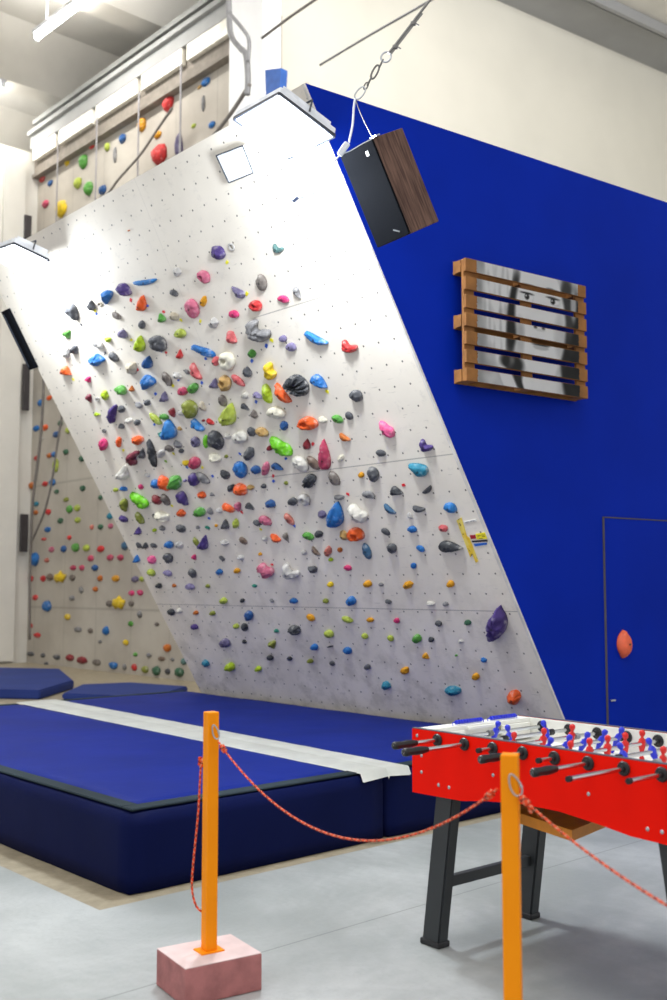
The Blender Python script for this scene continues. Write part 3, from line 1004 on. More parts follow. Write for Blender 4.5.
for p in (((412, 392), (455, 386), (455, 390), (412, 396)), ((465, 384), (498, 380), (498, 384), (465, 388)), ((418, 405), (440, 402), (440, 406), (418, 409)), ((470, 402), (505, 397), (505, 401), (470, 406)), ((430, 424), (480, 420), (480, 424), (430, 428))):
    flat_on_board('writing_line', [g7(*q_) for q_ in p], mat('label_black', '#26262b'), yl, .001, .0046)
pl = flat_on_board('paper_strip', [g7(*p) for p in ((270, 235), (405, 210), (412, 232), (280, 255))], mat('label_white', '#eceae6', .6), None)
tag(pl, 'small white paper strip stuck above the red and yellow label', 'label')
for p in (((285, 243), (330, 235), (330, 239), (285, 247)), ((340, 233), (390, 224), (390, 228), (340, 237))):
    flat_on_board('writing_line', [g7(*q_) for q_ in p], mat('label_black', '#26262b'), pl, .001, .0046)

# ================================================================ CRASH MATS
MM = frame(O, -U, z=ZV)            # local x = -U (towards the right end), y = N, z up
def vinyl(name, col, var=.10, rough=.55): return mat(name, col, rough, 0, var, 1.6, .25, 5, spec=.06)
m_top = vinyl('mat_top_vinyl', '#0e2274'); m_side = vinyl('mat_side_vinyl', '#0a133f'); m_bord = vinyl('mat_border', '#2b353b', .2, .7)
def wob(bm, amp, fr, seed):
    for v in bm.verts:
        v.co.z += amp * mnoise.noise(v.co * fr + Vector((seed, 0, 0))) * (1 if v.co.z > .2 else 0)
def soft_slab(x0, x1, y0, y1, z0, z1, r, div, amp, seed):
    bm = bmesh.new(); nx = max(2, int((x1 - x0) * div)); ny = max(2, int((y1 - y0) * div)); nz = 5
    def pt(i, j, k): return Vector((x0 + (x1 - x0) * i / nx, y0 + (y1 - y0) * j / ny, z0 + (z1 - z0) * k / nz))
    V = {}
    def gv(i, j, k):
        if (i, j, k) in V: return V[(i, j, k)]
        p = pt(i, j, k)
        c = Vector((min(max(p.x, x0 + r), x1 - r), min(max(p.y, y0 + r), y1 - r), min(max(p.z, z0 + r * .4), z1 - r)))
        d = p - c
        if d.length > r: p = c + d.normalized() * r
        b = mnoise.noise(p * 2.3 + Vector((seed, 3, 1))) * amp + mnoise.noise(p * 7 + Vector((seed, 9, 1))) * amp * .35
        if k == nz: p.z += b
        if i in (0, nx) or j in (0, ny):
            nrm = Vector((-1 if i == 0 else 1 if i == nx else 0, -1 if j == 0 else 1 if j == ny else 0, 0)); p += nrm * b * .8
        V[(i, j, k)] = bm.verts.new(p); return V[(i, j, k)]
    for i in range(nx):
        for j in range(ny):
            bm.faces.new((gv(i, j, nz), gv(i + 1, j, nz), gv(i + 1, j + 1, nz), gv(i, j + 1, nz))); bm.faces.new((gv(i, j, 0), gv(i, j + 1, 0), gv(i + 1, j + 1, 0), gv(i + 1, j, 0)))
    for k in range(nz):
        for i in range(nx):
            bm.faces.new((gv(i, 0, k), gv(i + 1, 0, k), gv(i + 1, 0, k + 1), gv(i, 0, k + 1))); bm.faces.new((gv(i, ny, k), gv(i, ny, k + 1), gv(i + 1, ny, k + 1), gv(i + 1, ny, k)))
        for j in range(ny):
            bm.faces.new((gv(0, j, k), gv(0, j, k + 1), gv(0, j + 1, k + 1), gv(0, j + 1, k))); bm.faces.new((gv(nx, j, k), gv(nx, j + 1, k), gv(nx, j + 1, k + 1), gv(nx, j, k + 1)))
    return bm
def crash_mat(name, label, y0, y1, sides, seed):
    t = thing(name, label, 'crash mat', MM)
    bm = soft_slab(-4.97, -.0, y0, y1, 0.002, .398, .035, 9, .006, seed)
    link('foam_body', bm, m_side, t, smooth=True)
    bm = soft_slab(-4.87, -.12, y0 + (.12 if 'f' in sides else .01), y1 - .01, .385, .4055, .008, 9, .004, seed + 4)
    link('top_cover', bm, m_top, t, smooth=True)
    segs = []
    if 'f' in sides: segs.append(((-4.9, -.126), (y0 + .03, y0 + .125)))
    segs.append(((-.125, -.03), (y0 + .03, y1 - .02)))
    segs.append(((-4.94, -4.87), (y0 + .03, y1 - .02)))
    for (xa_, xb_), (ya_, yb_) in segs:
        bm = bmesh.new(); box(bm, ((xa_ + xb_) / 2, (ya_ + yb_) / 2, .403), (xb_ - xa_, yb_ - ya_, .014), bev=.005, seg=1)
        link('border_strip', bm, m_bord, t)
    return t
crash_mat('crash_mat', 'thick near blue crash mat with dark border, closest to the camera', 0, 1.77, 'f', 1.0)
crash_mat('crash_mat', 'thick far blue crash mat under the overhanging climbing board', 1.79, 3.66, '', 7.0)
# white canvas strip over the joint
bm = bmesh.new()
uvn = 40; rows = []
for i in range(uvn + 1):
    f_ = i / uvn; x = -4.98 + 4.99 * f_; ya_ = 1.77 + (1.56 - 1.77) * f_; yb_ = 2.20 + (1.97 - 2.20) * f_
    rg = .006 * math.sin(i * 3.1); row = []
    for k, z in ((0, 0), (.03, .006), (.5, .010), (.52, .004), (.54, .010), (.97, .006), (1, 0)):
        row.append(bm.verts.new((x + (rg if i in (0, uvn) else 0), ya_ + (yb_ - ya_) * k + .004 * mnoise.noise(Vector((i * .4, k * 3, 0))), .408 + z + .003 * mnoise.noise(Vector((i * .7, k * 5, 2))))))
    rows.append(row)
last = rows[-1]; dr = [bm.verts.new(v.co + Vector((.022, 0, -.045 - .01 * (j % 2)))) for j, v in enumerate(last)]; rows.append(dr)
for a, b_ in zip(rows, rows[1:]):
    for k in range(6): bm.faces.new((a[k], b_[k], b_[k + 1], a[k + 1]))
bmesh.ops.solidify(bm, geom=bm.faces[:], thickness=.004)
tag(link('joint_cover', bm, mat('white_canvas', '#e4e5df', .75, 0, .05, 6, .3, 14), mw=MM, smooth=True), 'long white canvas strip covering the joint between the two mats', 'cover strip')
# two low blue mats far back on the floor
def low_mat(px, h, label, col='#303f7c'):
    p = [MM.inverted() @ flr(x, y, h) for x, y in px]
    bm = bmesh.new(); prism(bm, [(q_.x, q_.y, .002) for q_ in p], (0, 0, h - .004)); bmesh.ops.recalc_face_normals(bm, faces=bm.faces)
    bmesh.ops.bevel(bm, geom=bm.edges[:], offset=.02, segments=2, affect='EDGES')
    tag(link('landing_mat', bm, vinyl('faded_blue_vinyl', col, .06, .6), mw=MM, smooth=False), label, 'mat')
low_mat([(-60, 688), (40, 690), (74, 680), (60, 668.5), (-60, 666)], .13, 'low faded blue landing mat by the white panel wall')
low_mat([(62, 693), (150, 697), (188, 686), (130, 682), (82, 684)], .09, 'thin faded blue landing mat behind the far crash mat')

# ================================================================ FOOTBALL TABLE
T0 = flr(412, 728, .9); T1 = flr(667, 765, .9); TA = (T1 - T0).normalized()
MT = frame(Vector((T0.x, T0.y, 0)), TA, z=ZV)      # x along the long side to the right, y across, away
LT, WT = 1.375, .72
m_red = mat('red_lacquer', '#f41604', .4, 0, .04, 3, 0, spec=.08); m_blk = mat('black_plastic', '#17171a', .4, 0, .1)
m_leg = mat('charcoal_leg', '#2c3033', .5, 0, .1, 4); m_chr = mat('chrome_rod', '#c9ccd0', .22, 1.0, .03); m_field = mat('white_field', '#eeeee6', .35, 0, .02)
m_pb = mat('player_blue', '#1f2fd0', .35, 0, .05); m_pr = mat('player_red', '#d81a14', .35, 0, .05)
tb = thing('foosball_table', 'red table football table with black legs and white playing field', 'football table', MT)
bot = [(0, .63), (.12, .632), (.29, .636), (.42, .655), (.60, .672), (.78, .672), (.95, .655), (1.09, .636), (1.25, .632), (LT, .63)]
def side(y, th, nm):
    bm = bmesh.new()
    pts = [(x, y, z) for x, z in bot] + [(LT, y, .9), (0, y, .9)]
    prism(bm, pts, (0, th, 0)); bmesh.ops.recalc_face_normals(bm, faces=bm.faces)
    bmesh.ops.bevel(bm, geom=[e_ for e_ in bm.edges if abs(e_.verts[0].co.z - e_.verts[1].co.z) < 1e-5 and e_.verts[0].co.z > .89], offset=.003, segments=2, affect='EDGES')
    return link(nm, bm, m_red, tb)
sp1 = side(0, .022, 'side_panel'); sp2 = side(WT - .022, .022, 'side_panel')
link('end_panel', B(((.011, WT / 2, .754), (.022, WT - .044, .248)), bev=.002), m_red, tb)
link('end_panel', B(((LT - .011, WT / 2, .765), (.022, WT - .044, .27)), bev=.002), m_red, tb)
link('top_rail', B(((.039, WT / 2, .889), (.078, WT - .044, .02)), ((.034, WT / 2, .84), (.02, WT - .05, .08)), ((.086, .14, .85), (.015, .19, .06)), ((.086, WT - .14, .85), (.015, .19, .06)), ((.086, WT / 2, .885), (.015, .2, .012)), bev=.002), m_field, tb)
link('top_rail', B(((LT - .05, WT / 2, .889), (.056, WT - .044, .02)), ((LT - .086, .14, .85), (.015, .19, .06)), ((LT - .086, WT - .14, .85), (.015, .19, .06)), ((LT - .086, WT / 2, .885), (.015, .2, .012)), bev=.002), m_field, tb)
link('inner_lining', B(((LT / 2, .030, .85), (LT - .05, .012, .098)), ((LT / 2, WT - .030, .85), (LT - .05, .012, .098)), bev=.001), m_field, tb)
link('edge_trim', B(((LT / 2, .011, .9015), (LT, .020, .003)), ((LT / 2, WT - .011, .9015), (LT, .020, .003))), mat('dark_edge', '#5d5f66', .4), tb)
fld = link('playing_field', B(((LT / 2, WT / 2, .795), (LT - .05, WT - .05, .012)), bev=.001), m_field, tb)
bm = bmesh.new(); box(bm, (LT / 2, WT / 2, .8015), (.006, WT - .08, .001))
tube(bm, [(LT / 2 + .1 * math.cos(k * math.pi / 12), WT / 2 + .1 * math.sin(k * math.pi / 12), .802) for k in range(24)], .002, 4, closed=True)
link('field_marking', bm, m_blk, fld)
link('bottom_panel', B(((LT / 2, WT / 2, .70), (LT - .05, WT - .05, .012))), mat('bottom_wood', '#8a6a3c', .7), tb)
team = ['b1', 'b2', 'r3', 'b5', 'r5', 'b3', 'r2', 'r1']
stick = [(.26, 1), (.35, 1), (.08, 0), (.25, 1), (.09, 0), (.32, 1), (.31, 0), (.19, 0)]
slide = [.0, .04, -.05, .02, -.03, .05, .0, -.02]
def player_mesh(lean):
    bm = bmesh.new()
    R = Matrix.Rotation(lean, 4, 'Y')
    prof = [(0, -.072), (.010, -.070), (.011, -.058), (.0065, -.05), (.008, -.03), (.0125, -.012), (.0135, .003), (.0125, .014), (.006, .020), (.0052, .023), (.0095, .029), (.0108, .036), (.0085, .043), (.0, .047)]
    vs = lathe(bm, prof, 10)
    for v in vs:
        if v.co.z < .02: v.co.x *= .72 if v.co.z > -.05 else 1.0
        v.co.y *= 1.15 if -.02 < v.co.z < .018 else .9
    box(bm, (0, .0, .004), (.012, .036, .014), bev=.004)        # shoulders
    for v in bm.verts: v.co = (R @ v.co) * (1.22 if v.co.z > -.03 else 1.0)
    return bm
for k in range(8):
    x = .155 + .152 * k; s_, grip = stick[k]; z = .866
    bm = bmesh.new(); cyl(bm, (0, -s_, 0), (0, WT - .008 + (.05 if k % 2 else .09), 0), .0085, 10)
    rod = link('rod', bm, m_chr, tb, smooth=False); rod.location = (x, 0, z); rod['label'] = 'chrome rod'
    if grip:
        bm = bmesh.new(); q = Matrix.Rotation(math.pi / 2, 4, 'X')
        lathe(bm, [(0, -.012), (.011, -.012), (.013, 0), (.0155, .02), (.0165, .045), (.0145, .07), (.0165, .1), (.0155, .115), (.009, .122), (0, .122)], 14, T((0, -s_ + .122, 0)) @ q)
        link('rod_grip', bm, m_blk, rod, smooth=True)
    else:
        bm = bmesh.new(); cyl(bm, (0, -s_ - .012, 0), (0, -s_ + .004, 0), .0105, 10); link('rod_cap', bm, m_blk, rod)
    for y, dr_ in ((-.001, -1), (WT - .036, -1)):
        bm = bmesh.new(); lathe(bm, [(0, 0), (.0255, 0), (.0265, .004), (.023, .010), (.014, .012), (.013, .02), (0, .02)], 20, T((x, y, z)) @ Matrix.Rotation(math.pi / 2, 4, 'X'))
        link('rod_bearing', bm, m_blk, tb, smooth=False)
    n_ = int(team[k][1]); mm = m_pb if team[k][0] == 'b' else m_pr
    lean = [0.4, -.3, .15, .5, .05, -.4, .1, .3][k]
    sp_ = {1: 0, 2: .24, 3: .19, 5: .118}[n_]
    for j in range(n_):
        y = WT / 2 + (j - (n_ - 1) / 2) * sp_ + slide[k]
        p = link('player_figure', player_mesh(lean), mm, rod, smooth=True); p.location = (0, y, 0)
    for j in (0, n_ - 1):
        y = WT / 2 + (j - (n_ - 1) / 2) * sp_ + slide[k] + (.035 if j else -.035)
        bm = bmesh.new(); cyl(bm, (0, y - .012, 0), (0, y + .012, 0), .014, 12); link('rubber_stop', bm, m_blk if k % 2 else mat('grey_rubber', '#9a9ca0', .6), rod)
for dx, y0_ in ((.05, .20), (.05, .43)):
    bm = bmesh.new(); tube(bm, [(dx, y0_, .899), (dx, y0_, .911), (dx, y0_ + .2, .911), (dx, y0_ + .2, .899)], .0025, 6)
    sc_ = link('score_rail', bm, m_pb, tb)
    for j in range(10):
        bm = bmesh.new(); cyl(bm, (dx, y0_ + .02 + j * .017, .911), (dx, y0_ + .033 + j * .017, .911), .0095, 10); link('score_bead', bm, m_pb, sc_)
for x, z in ((.055, .872), (.10, .82), (.10, .75), (.235, .70), (.305, .70), (.60, .72), (.92, .775), (1.09, .668), (1.15, .668), (.29, .87)):
    pass
for px in ((417, 735.5), (421.5, 755.5), (421.5, 772), (438.5, 785), (449, 787.5), (493, 775), (588.5, 794), (647.5, 829), (662, 832), (421.5, 748)):
    p = MT.inverted() @ hit(px[0], px[1], T0, MT.to_3x3() @ Vector((0, 1, 0)))
    bm = bmesh.new(); lathe(bm, [(0, .004), (.0045, .0035), (.0075, .001), (.0085, -.001), (0, -.001)], 10, T((p.x, -.0005, p.z)) @ Matrix.Rotation(math.pi / 2, 4, 'X'))
    link('screw_cap', bm, mat('steel', '#b8bbbf', .3, .9, .05), tb, smooth=True)
def leg(xt, xf, yt, yf):
    bm = bmesh.new(); w2, d2 = .050, .03
    a = [(xf - w2, yf - d2, .012), (xf + w2, yf - d2, .012), (xf + w2, yf + d2, .012), (xf - w2, yf + d2, .012)]
    zt_ = .70; b_ = [(xt - w2, yt - d2, zt_), (xt + w2, yt - d2, zt_), (xt + w2, yt + d2, zt_), (xt - w2, yt + d2, zt_)]
    va = [bm.verts.new(p) for p in a]; vb = [bm.verts.new(p) for p in b_]
    bm.faces.new(va); bm.faces.new(vb)
    for i in range(4): bm.faces.new((va[i], va[(i + 1) % 4], vb[(i + 1) % 4], vb[i]))
    bmesh.ops.recalc_face_normals(bm, faces=bm.faces); bmesh.ops.bevel(bm, geom=bm.edges[:], offset=.007, segments=2, affect='EDGES')
    o = link('leg', bm, m_leg, tb)
    link('foot', B(((xf, yf, .013), (.112, .07, .026)), bev=.006), m_blk, o)
for xt, xf in ((.165, .066), (LT - .165, LT - .066)):
    leg(xt, xf, .062, .062); leg(xt, xf, WT - .062, WT - .0 + .0 - .062)
    xm = xf + (xt - xf) * .38
    link('stretcher', B(((xm, WT / 2, .262), (.035, WT - .16, .045)), bev=.004), m_leg, tb)
# wooden ball tray hanging under the playing field
c1, c2, c3 = Vector((.263, .291, 0)), Vector((.699, .178, 0)), Vector((.638, .476, 0)); c0_ = c1 + (c3 - c2)
tray = bmesh.new()
prism(tray, [(p.x, p.y, .522) for p in (c1, c2, c3, c0_)], (0, 0, .042))
tr = link('wooden_tray', tray, mat('orange_wood', '#d98a22', .5, 0, .15, 9), tb); tr['label'] = 'orange wooden tray under the table'
for p in (c1.lerp(c3, .35), c0_.lerp(c3, .5), c0_.lerp(c1, .3)):
    link('tray_hanger', B(((p.x, p.y, .63), (.03, .03, .14))), mat('bottom_wood', '#8a6a3c', .7), tb)

# ================================================================ BARRIER POSTS AND ROPES
m_or = mat('orange_paint', '#ff9608', .5, 0, .05, 5, .05, 20, spec=.15)
m_brick = mat('pinkish_concrete', '#a86c6a', .85, 0, .16, 14, .35, 60); m_btop = mat('pale_top', '#dcc6c4', .85, 0, .08, 10, .2, 50)
def post(loc, rot, brot, h, label, size):
    t = thing('barrier_post', label, 'post', T((loc[0], loc[1], 0)) @ Matrix.Rotation(rot, 4, 'Z'))
    rb = Matrix.Rotation(brot - rot, 4, 'Z')
    base = link('concrete_base', B(((0, 0, .067), (.315, .26, .132)), bev=.005), m_brick, t); base.matrix_local = rb
    cp = link('base_top', B(((0, 0, .1345), (.312, .257, .003)), bev=.001), m_btop, base); cp['label'] = 'pale top of the base'  # thin slab, paler than the sides of the block
    pl_ = link('foot_plate', B(((0, 0, .1385), (.095, .075, .006)), bev=.001), m_or, t)
    bm = B(((0, 0, (h + .1405) / 2), (size, size, h - .1405)), bev=.0045, seg=3)
    link('upright', bm, m_or, t)
    return t
p1 = flr(209, 948, .145); ang = math.atan2(.151, .238)
c_a, c_b = flr(195, 967.6, .135), flr(264, 953, .135); ang = math.atan2((c_b - c_a).y, (c_b - c_a).x)
H1 = 1.026
post((p1.x, p1.y), ang, ang, H1, 'orange wooden post on a pinkish concrete block, in front of the mat', .047)
Y2 = 3.12; p2 = at(509.8, 755, Y2); H2 = p2.z + .004
post((p2.x, p2.y), math.radians(-16), math.radians(20), H2, 'orange barrier post in front of the red table football table', .050)
def rope_mat():
    m = mat('orange_rope', '#e2502a', .8); g = NG(m); b = m.node_tree.nodes['Principled BSDF']
    uv = g.node('ShaderNodeUVMap'); sep = g.node('ShaderNodeSeparateXYZ'); g.L.new(uv.outputs[0], sep.inputs[0])
    a = g.m('FRACT', g.m('ADD', g.m('MULTIPLY', sep.outputs[0], 55), sep.outputs[1])); c = g.m('FRACT', g.m('SUBTRACT', g.m('MULTIPLY', sep.outputs[0], 27), sep.outputs[1]))
    base = g.mix(g.step(a, .74, .80), lin('#e4491c'), lin('#e0a284')); base = g.mix(g.step(c, .82, .86), base, lin('#4b1c1c'))
    g.L.new(base, b.inputs['Base Color']); return m
m_rope = rope_mat()
def sag(a, b, s, n=36):
    a, b = Vector(a), Vector(b); return [a.lerp(b, i / n) - ZV * s * 4 * (i / n) * (1 - i / n) for i in range(n + 1)]
def knot(bm, c, d, r):
    d = Vector(d).normalized(); x = d.orthogonal().normalized(); y = d.cross(x)
    pts = [Vector(c) + d * (.032 * (k / 40 - .5)) + (x * math.cos(k * .62) + y * math.sin(k * .62)) * r * 1.5 for k in range(41)]
    tube(bm, pts, r * .85, 6)
def carab(name, label, c, along, side_, L_=.06, W_=.026, cat='carabiner'):
    al = Vector(along).normalized(); sd = Vector(side_); sd = (sd - al * sd.dot(al)).normalized(); pts = []
    for k in range(28):
        t_ = 2 * math.pi * k / 28; w_ = W_ / 2 * (1 + .25 * math.cos(t_)); pts.append(Vector(c) + al * math.cos(t_) * L_ / 2 + sd * math.sin(t_) * w_)
    bm = bmesh.new(); tube(bm, pts, .0028, 8, closed=True)
    t = tag(link(name, bm, mat('steel', '#b8bbbf', .3, .9, .05), smooth=True), label, cat)
    bm = bmesh.new(); cyl(bm, Vector(c) + al * L_ * .22 + sd * W_ * .5, Vector(c) - al * L_ * .02 + sd * W_ * .5, .0042, 8); g_ = link('gate_sleeve', bm, mat('steel', '#b8bbbf', .3, .9, .05), t)
    return t
rA = at(218.5, 742, p1.y - .035); rB = at(497.5, 789, p2.y - .0)
cA = at(215.5, 732, p1.y - .036)
carab('carabiner', 'small steel carabiner clipped to the left orange post', cA, (at(218, 741, p1.y - .036) - at(213, 724, p1.y - .036)), RT, .055, .022)
bm = bmesh.new(); pts = sag(rA, rB, .245, 44); tube(bm, pts, .0038, 8); knot(bm, pts[1], pts[2] - pts[0], .005); knot(bm, pts[-2], pts[-1] - pts[-3], .005)
tag(link('barrier_rope', bm, m_rope, smooth=True), 'sagging orange rope strung between the two orange posts', 'rope')
cB = at(515, 785, p2.y - .035); rC = at(519.5, 796, p2.y - .035)
carab('carabiner', 'silver snap carabiner near the top of the right orange post', cB + Vector((0, -.0, 0)), (rC - at(511, 776, p2.y - .035)), RT, .066, .03)
rD = at(800, 970, 2.35)
bm = bmesh.new(); pts = sag(rC, rD, .045, 40); tube(bm, pts, .0038, 8); knot(bm, pts[1], pts[2] - pts[0], .005)
tube(bm, sag(rC, rC + Vector((.03, -.02, -.045)), -.006, 8), .0046, 8)
tag(link('barrier_rope', bm, m_rope, smooth=True), 'orange rope running right from the right post, in front of the red table', 'rope')
bm = bmesh.new()
pp = [(201.5, 757), (201, 762), (199.5, 790), (198, 815), (195, 845), (192.5, 872), (192, 888), (194, 900), (197.5, 908), (203, 912.5)]
pts = [at(x, y, p1.y + .03) for x, y in pp]
sm = []
for i in range(len(pts) - 1):
    a_, b_, c_, d_ = pts[max(i - 1, 0)], pts[i], pts[i + 1], pts[min(i + 2, len(pts) - 1)]
    for k in range(5):
        t_ = k / 5; sm.append(.5 * ((2 * b_) + (c_ - a_) * t_ + (2 * a_ - 5 * b_ + 4 * c_ - d_) * t_ ** 2 + (3 * b_ - a_ - 3 * c_ + d_) * t_ ** 3))
sm.append(pts[-1]); tube(bm, sm, .0042, 8); knot(bm, pts[1], pts[2] - pts[0], .0055)
tag(link('barrier_rope', bm, m_rope, smooth=True), 'loose orange rope loop hanging down the left side of the left post', 'rope')

# ================================================================ LOUDSPEAKER AND ITS SUSPENSION
Bp = Vector((.2333, 6.0, 4.154)); Ld = Vector((.3938, .2736, -.8775)); sv = Vector((-.6195, .7843, -.0334)); tv = Vector((.6791, .5568, .4783))
l_, a_, b2 = .60, .30, .30
def quadp(*a): return a
sc0 = Bp + sv * a_ / 2 + tv * b2 / 2 + Ld * l_ / 2
MS = Matrix(((sv.x, -tv.x, 0, sc0.x), (sv.y, -tv.y, 0, sc0.y), (sv.z, -tv.z, 0, sc0.z), (0, 0, 0, 1)))
MS = frame(sc0, sv, y=tv)          # x: toward the black face's far edge, y: along the wooden side
zl = MS.to_3x3() @ Vector((0, 0, 1)); sg = 1 if zl.dot(Ld) > 0 else -1     # sg: local z sign of the downward end
spk = thing('loudspeaker', 'loudspeaker with wood-grain side hanging from a chain by the blue wall', 'loudspeaker', MS)
def wood_mat():
    m = mat('walnut_veneer', '#5b4640', .6, spec=.15); g = NG(m); b = m.node_tree.nodes['Principled BSDF']; tc = g.node('ShaderNodeTexCoord'); mp = g.node('ShaderNodeMapping')
    g.L.new(tc.outputs['Object'], mp.inputs[0]); mp.inputs[3].default_value = (26, 26, 2.2)
    g.L.new(g.mix(g.step(g.noise(mp.outputs[0], 2.2, 5), .3, .7), lin('#47342f'), lin('#73594d')), b.inputs['Base Color']); return m
link('cabinet', B(((.014, 0, 0), (a_ - .028, b2, l_)), bev=.004), wood_mat(), spk)
# front grille: the face whose normal points against tv
link('grille_front', B(((0, -b2 / 2 - .008, 0), (a_ - .004, .016, l_ - .004)), bev=.004), mat('grille_black', '#07090e', .9, 0, .1, 60, .3, 220, spec=.08), spk)
link('badge', B(((-a_ / 2 + .075, -b2 / 2 - .018, -sg * (l_ / 2 - .07)), (.022, .004, .03)), bev=.001), mat('label_white', '#eceae6', .6), spk)
link('logo_plate', B(((-a_ / 2 + .09, -b2 / 2 - .018, sg * (l_ / 2 - .05)), (.05, .004, .008), Matrix.Rotation(.5, 4, 'Y'))), mat('steel', '#b8bbbf', .3, .9, .05), spk)
link('top_bracket', B(((-a_ / 2 + .03, -.10, -sg * (l_ / 2 + .004)), (.05, .04, .008))), mat('steel', '#b8bbbf', .3, .9, .05), spk)
YS = 5.95
hang = at(356, 97, YS)
def px_tube(bm, px, Y, r, seg=6, n=6):
    pts = [at(x, y, Y if not callable(Y) else Y(i / (len(px) - 1))) for i, (x, y) in enumerate(px)]
    out_ = []
    for i in range(len(pts) - 1):
        a_, b_, c_, d_ = pts[max(i - 1, 0)], pts[i], pts[i + 1], pts[min(i + 2, len(pts) - 1)]
        for k in range(n):
            t_ = k / n; out_.append(.5 * ((2 * b_) + (c_ - a_) * t_ + (2 * a_ - 5 * b_ + 4 * c_ - d_) * t_ ** 2 + (3 * b_ - a_ - 3 * c_ + d_) * t_ ** 3))
    out_.append(pts[-1]); tube(bm, out_, r, seg)
m_cab = mat('grey_steel_cable', '#6f6e6c', .4, .7, .1)
# steel rope up to the ceiling
ring = at(386, 57, YS); dirc = (at(430, 0, YS) - ring).normalized(); top_ = ring + dirc * ((ZC - .02 - ring.z) / dirc.z)
bm = bmesh.new(); tube(bm, [ring + dirc * .03, top_], .008, 8)
cbl = link('hanging_cable', bm, m_cab); tag(cbl, 'grey steel cable running from the chain up to the ceiling', 'cable')
bm = bmesh.new(); tube(bm, [ring + dirc * .03 + Vector((.012, 0, -.005)), ring + dirc * .34 + Vector((.012, 0, -.005))], .006, 6); link('cable_tail', bm, m_cab, cbl)
for k in (.08, .26):
    c = ring + dirc * k
    bm = bmesh.new(); box(bm, c + Vector((.006, 0, -.003)), (.03, .02, .022), frame((0, 0, 0), dirc, z=ZV).to_3x3().to_4x4(), bev=.003); tube(bm, [c + Vector((.01, -.008, 0)), c + Vector((.04, -.008, -.018))], .004, 6); link('cable_clamp', bm, m_cab, cbl)
chain = thing('suspension_chain', 'short chain of steel shackles holding the loudspeaker', 'chain', T(hang))
CHI = T(-hang)
def lnk(name, c, along, sd, L_, W_, r, m=None):
    al = Vector(along).normalized(); sd = Vector(sd); sd = (sd - al * sd.dot(al)).normalized()
    pts = [Vector(c) - hang + al * math.cos(t) * L_ / 2 + sd * math.sin(t) * W_ / 2 * (abs(math.sin(t)) ** -.25 if abs(math.sin(t)) > .2 else 1) for t in [2 * math.pi * k / 24 for k in range(24)]]
    bm = bmesh.new(); tube(bm, pts, r, 7, closed=True); return link(name, bm, m or m_cab, chain, smooth=True)
lnk('ring', ring, dirc, RT, .062, .055, .006, mat('steel', '#b8bbbf', .3, .9, .05))
d2 = (at(374, 73, YS) - at(369, 83, YS)).normalized()
lnk('chain_link', at(381, 64, YS), d2, FW, .06, .02, .0045); lnk('turnbuckle', at(375, 72, YS), d2, RT, .09, .03, .006); lnk('chain_link', at(369.5, 81, YS), d2, FW, .06, .02, .0045)
lnk('chain_link', at(366, 86, YS), d2, RT, .045, .02, .0045); lnk('shackle', at(360, 93, YS), at(363, 89, YS) - at(356, 98, YS), RT, .085, .042, .005, mat('steel', '#b8bbbf', .3, .9, .05))
bm = bmesh.new(); px_tube(bm, [(355, 98), (360, 112), (366, 125), (372.5, 137.5)], lambda f_: YS + .03 * f_, .003)
tag(link('support_wire', bm, m_cab), 'thin wire from the chain down to the top corner of the speaker', 'wire')
bm = bmesh.new(); px_tube(bm, [(355, 99), (353.8, 108), (352.5, 125), (349, 142)], YS, .007)
px_tube(bm, [(339, 156), (333, 163), (329.5, 172), (323, 183), (315, 192), (306, 196.5), (298.5, 197.5)], YS, .0055)
px_tube(bm, [(341, 154), (350, 151), (362, 144), (372, 139)], lambda f_: YS + .03 * f_, .003)
cord = link('extension_cord', bm, mat('white_cord', '#dfe3ea', .5)); tag(cord, 'white cord with connectors dangling beside the hanging speaker', 'cord')
cM = at(343.5, 149, YS); dd = (at(348, 143, YS) - at(339, 156, YS)).normalized()
mm_ = frame(cM, dd, z=-FW); bm = B(((0, 0, 0), (.09, .038, .022)), bev=.009, seg=3); o = link('connector', bm, mat('white_cord', '#dfe3ea', .5), cord); o.matrix_local = mm_
cM = at(295.5, 199.5, YS); mm_ = frame(cM, at(298, 197.5, YS) - at(293, 201.5, YS), z=-FW); bm = B(((0, 0, 0), (.04, .02, .018)), bev=.004); o = link('plug', bm, mat('plug_blue_grey', '#5f6f9a', .5), cord); o.matrix_local = mm_

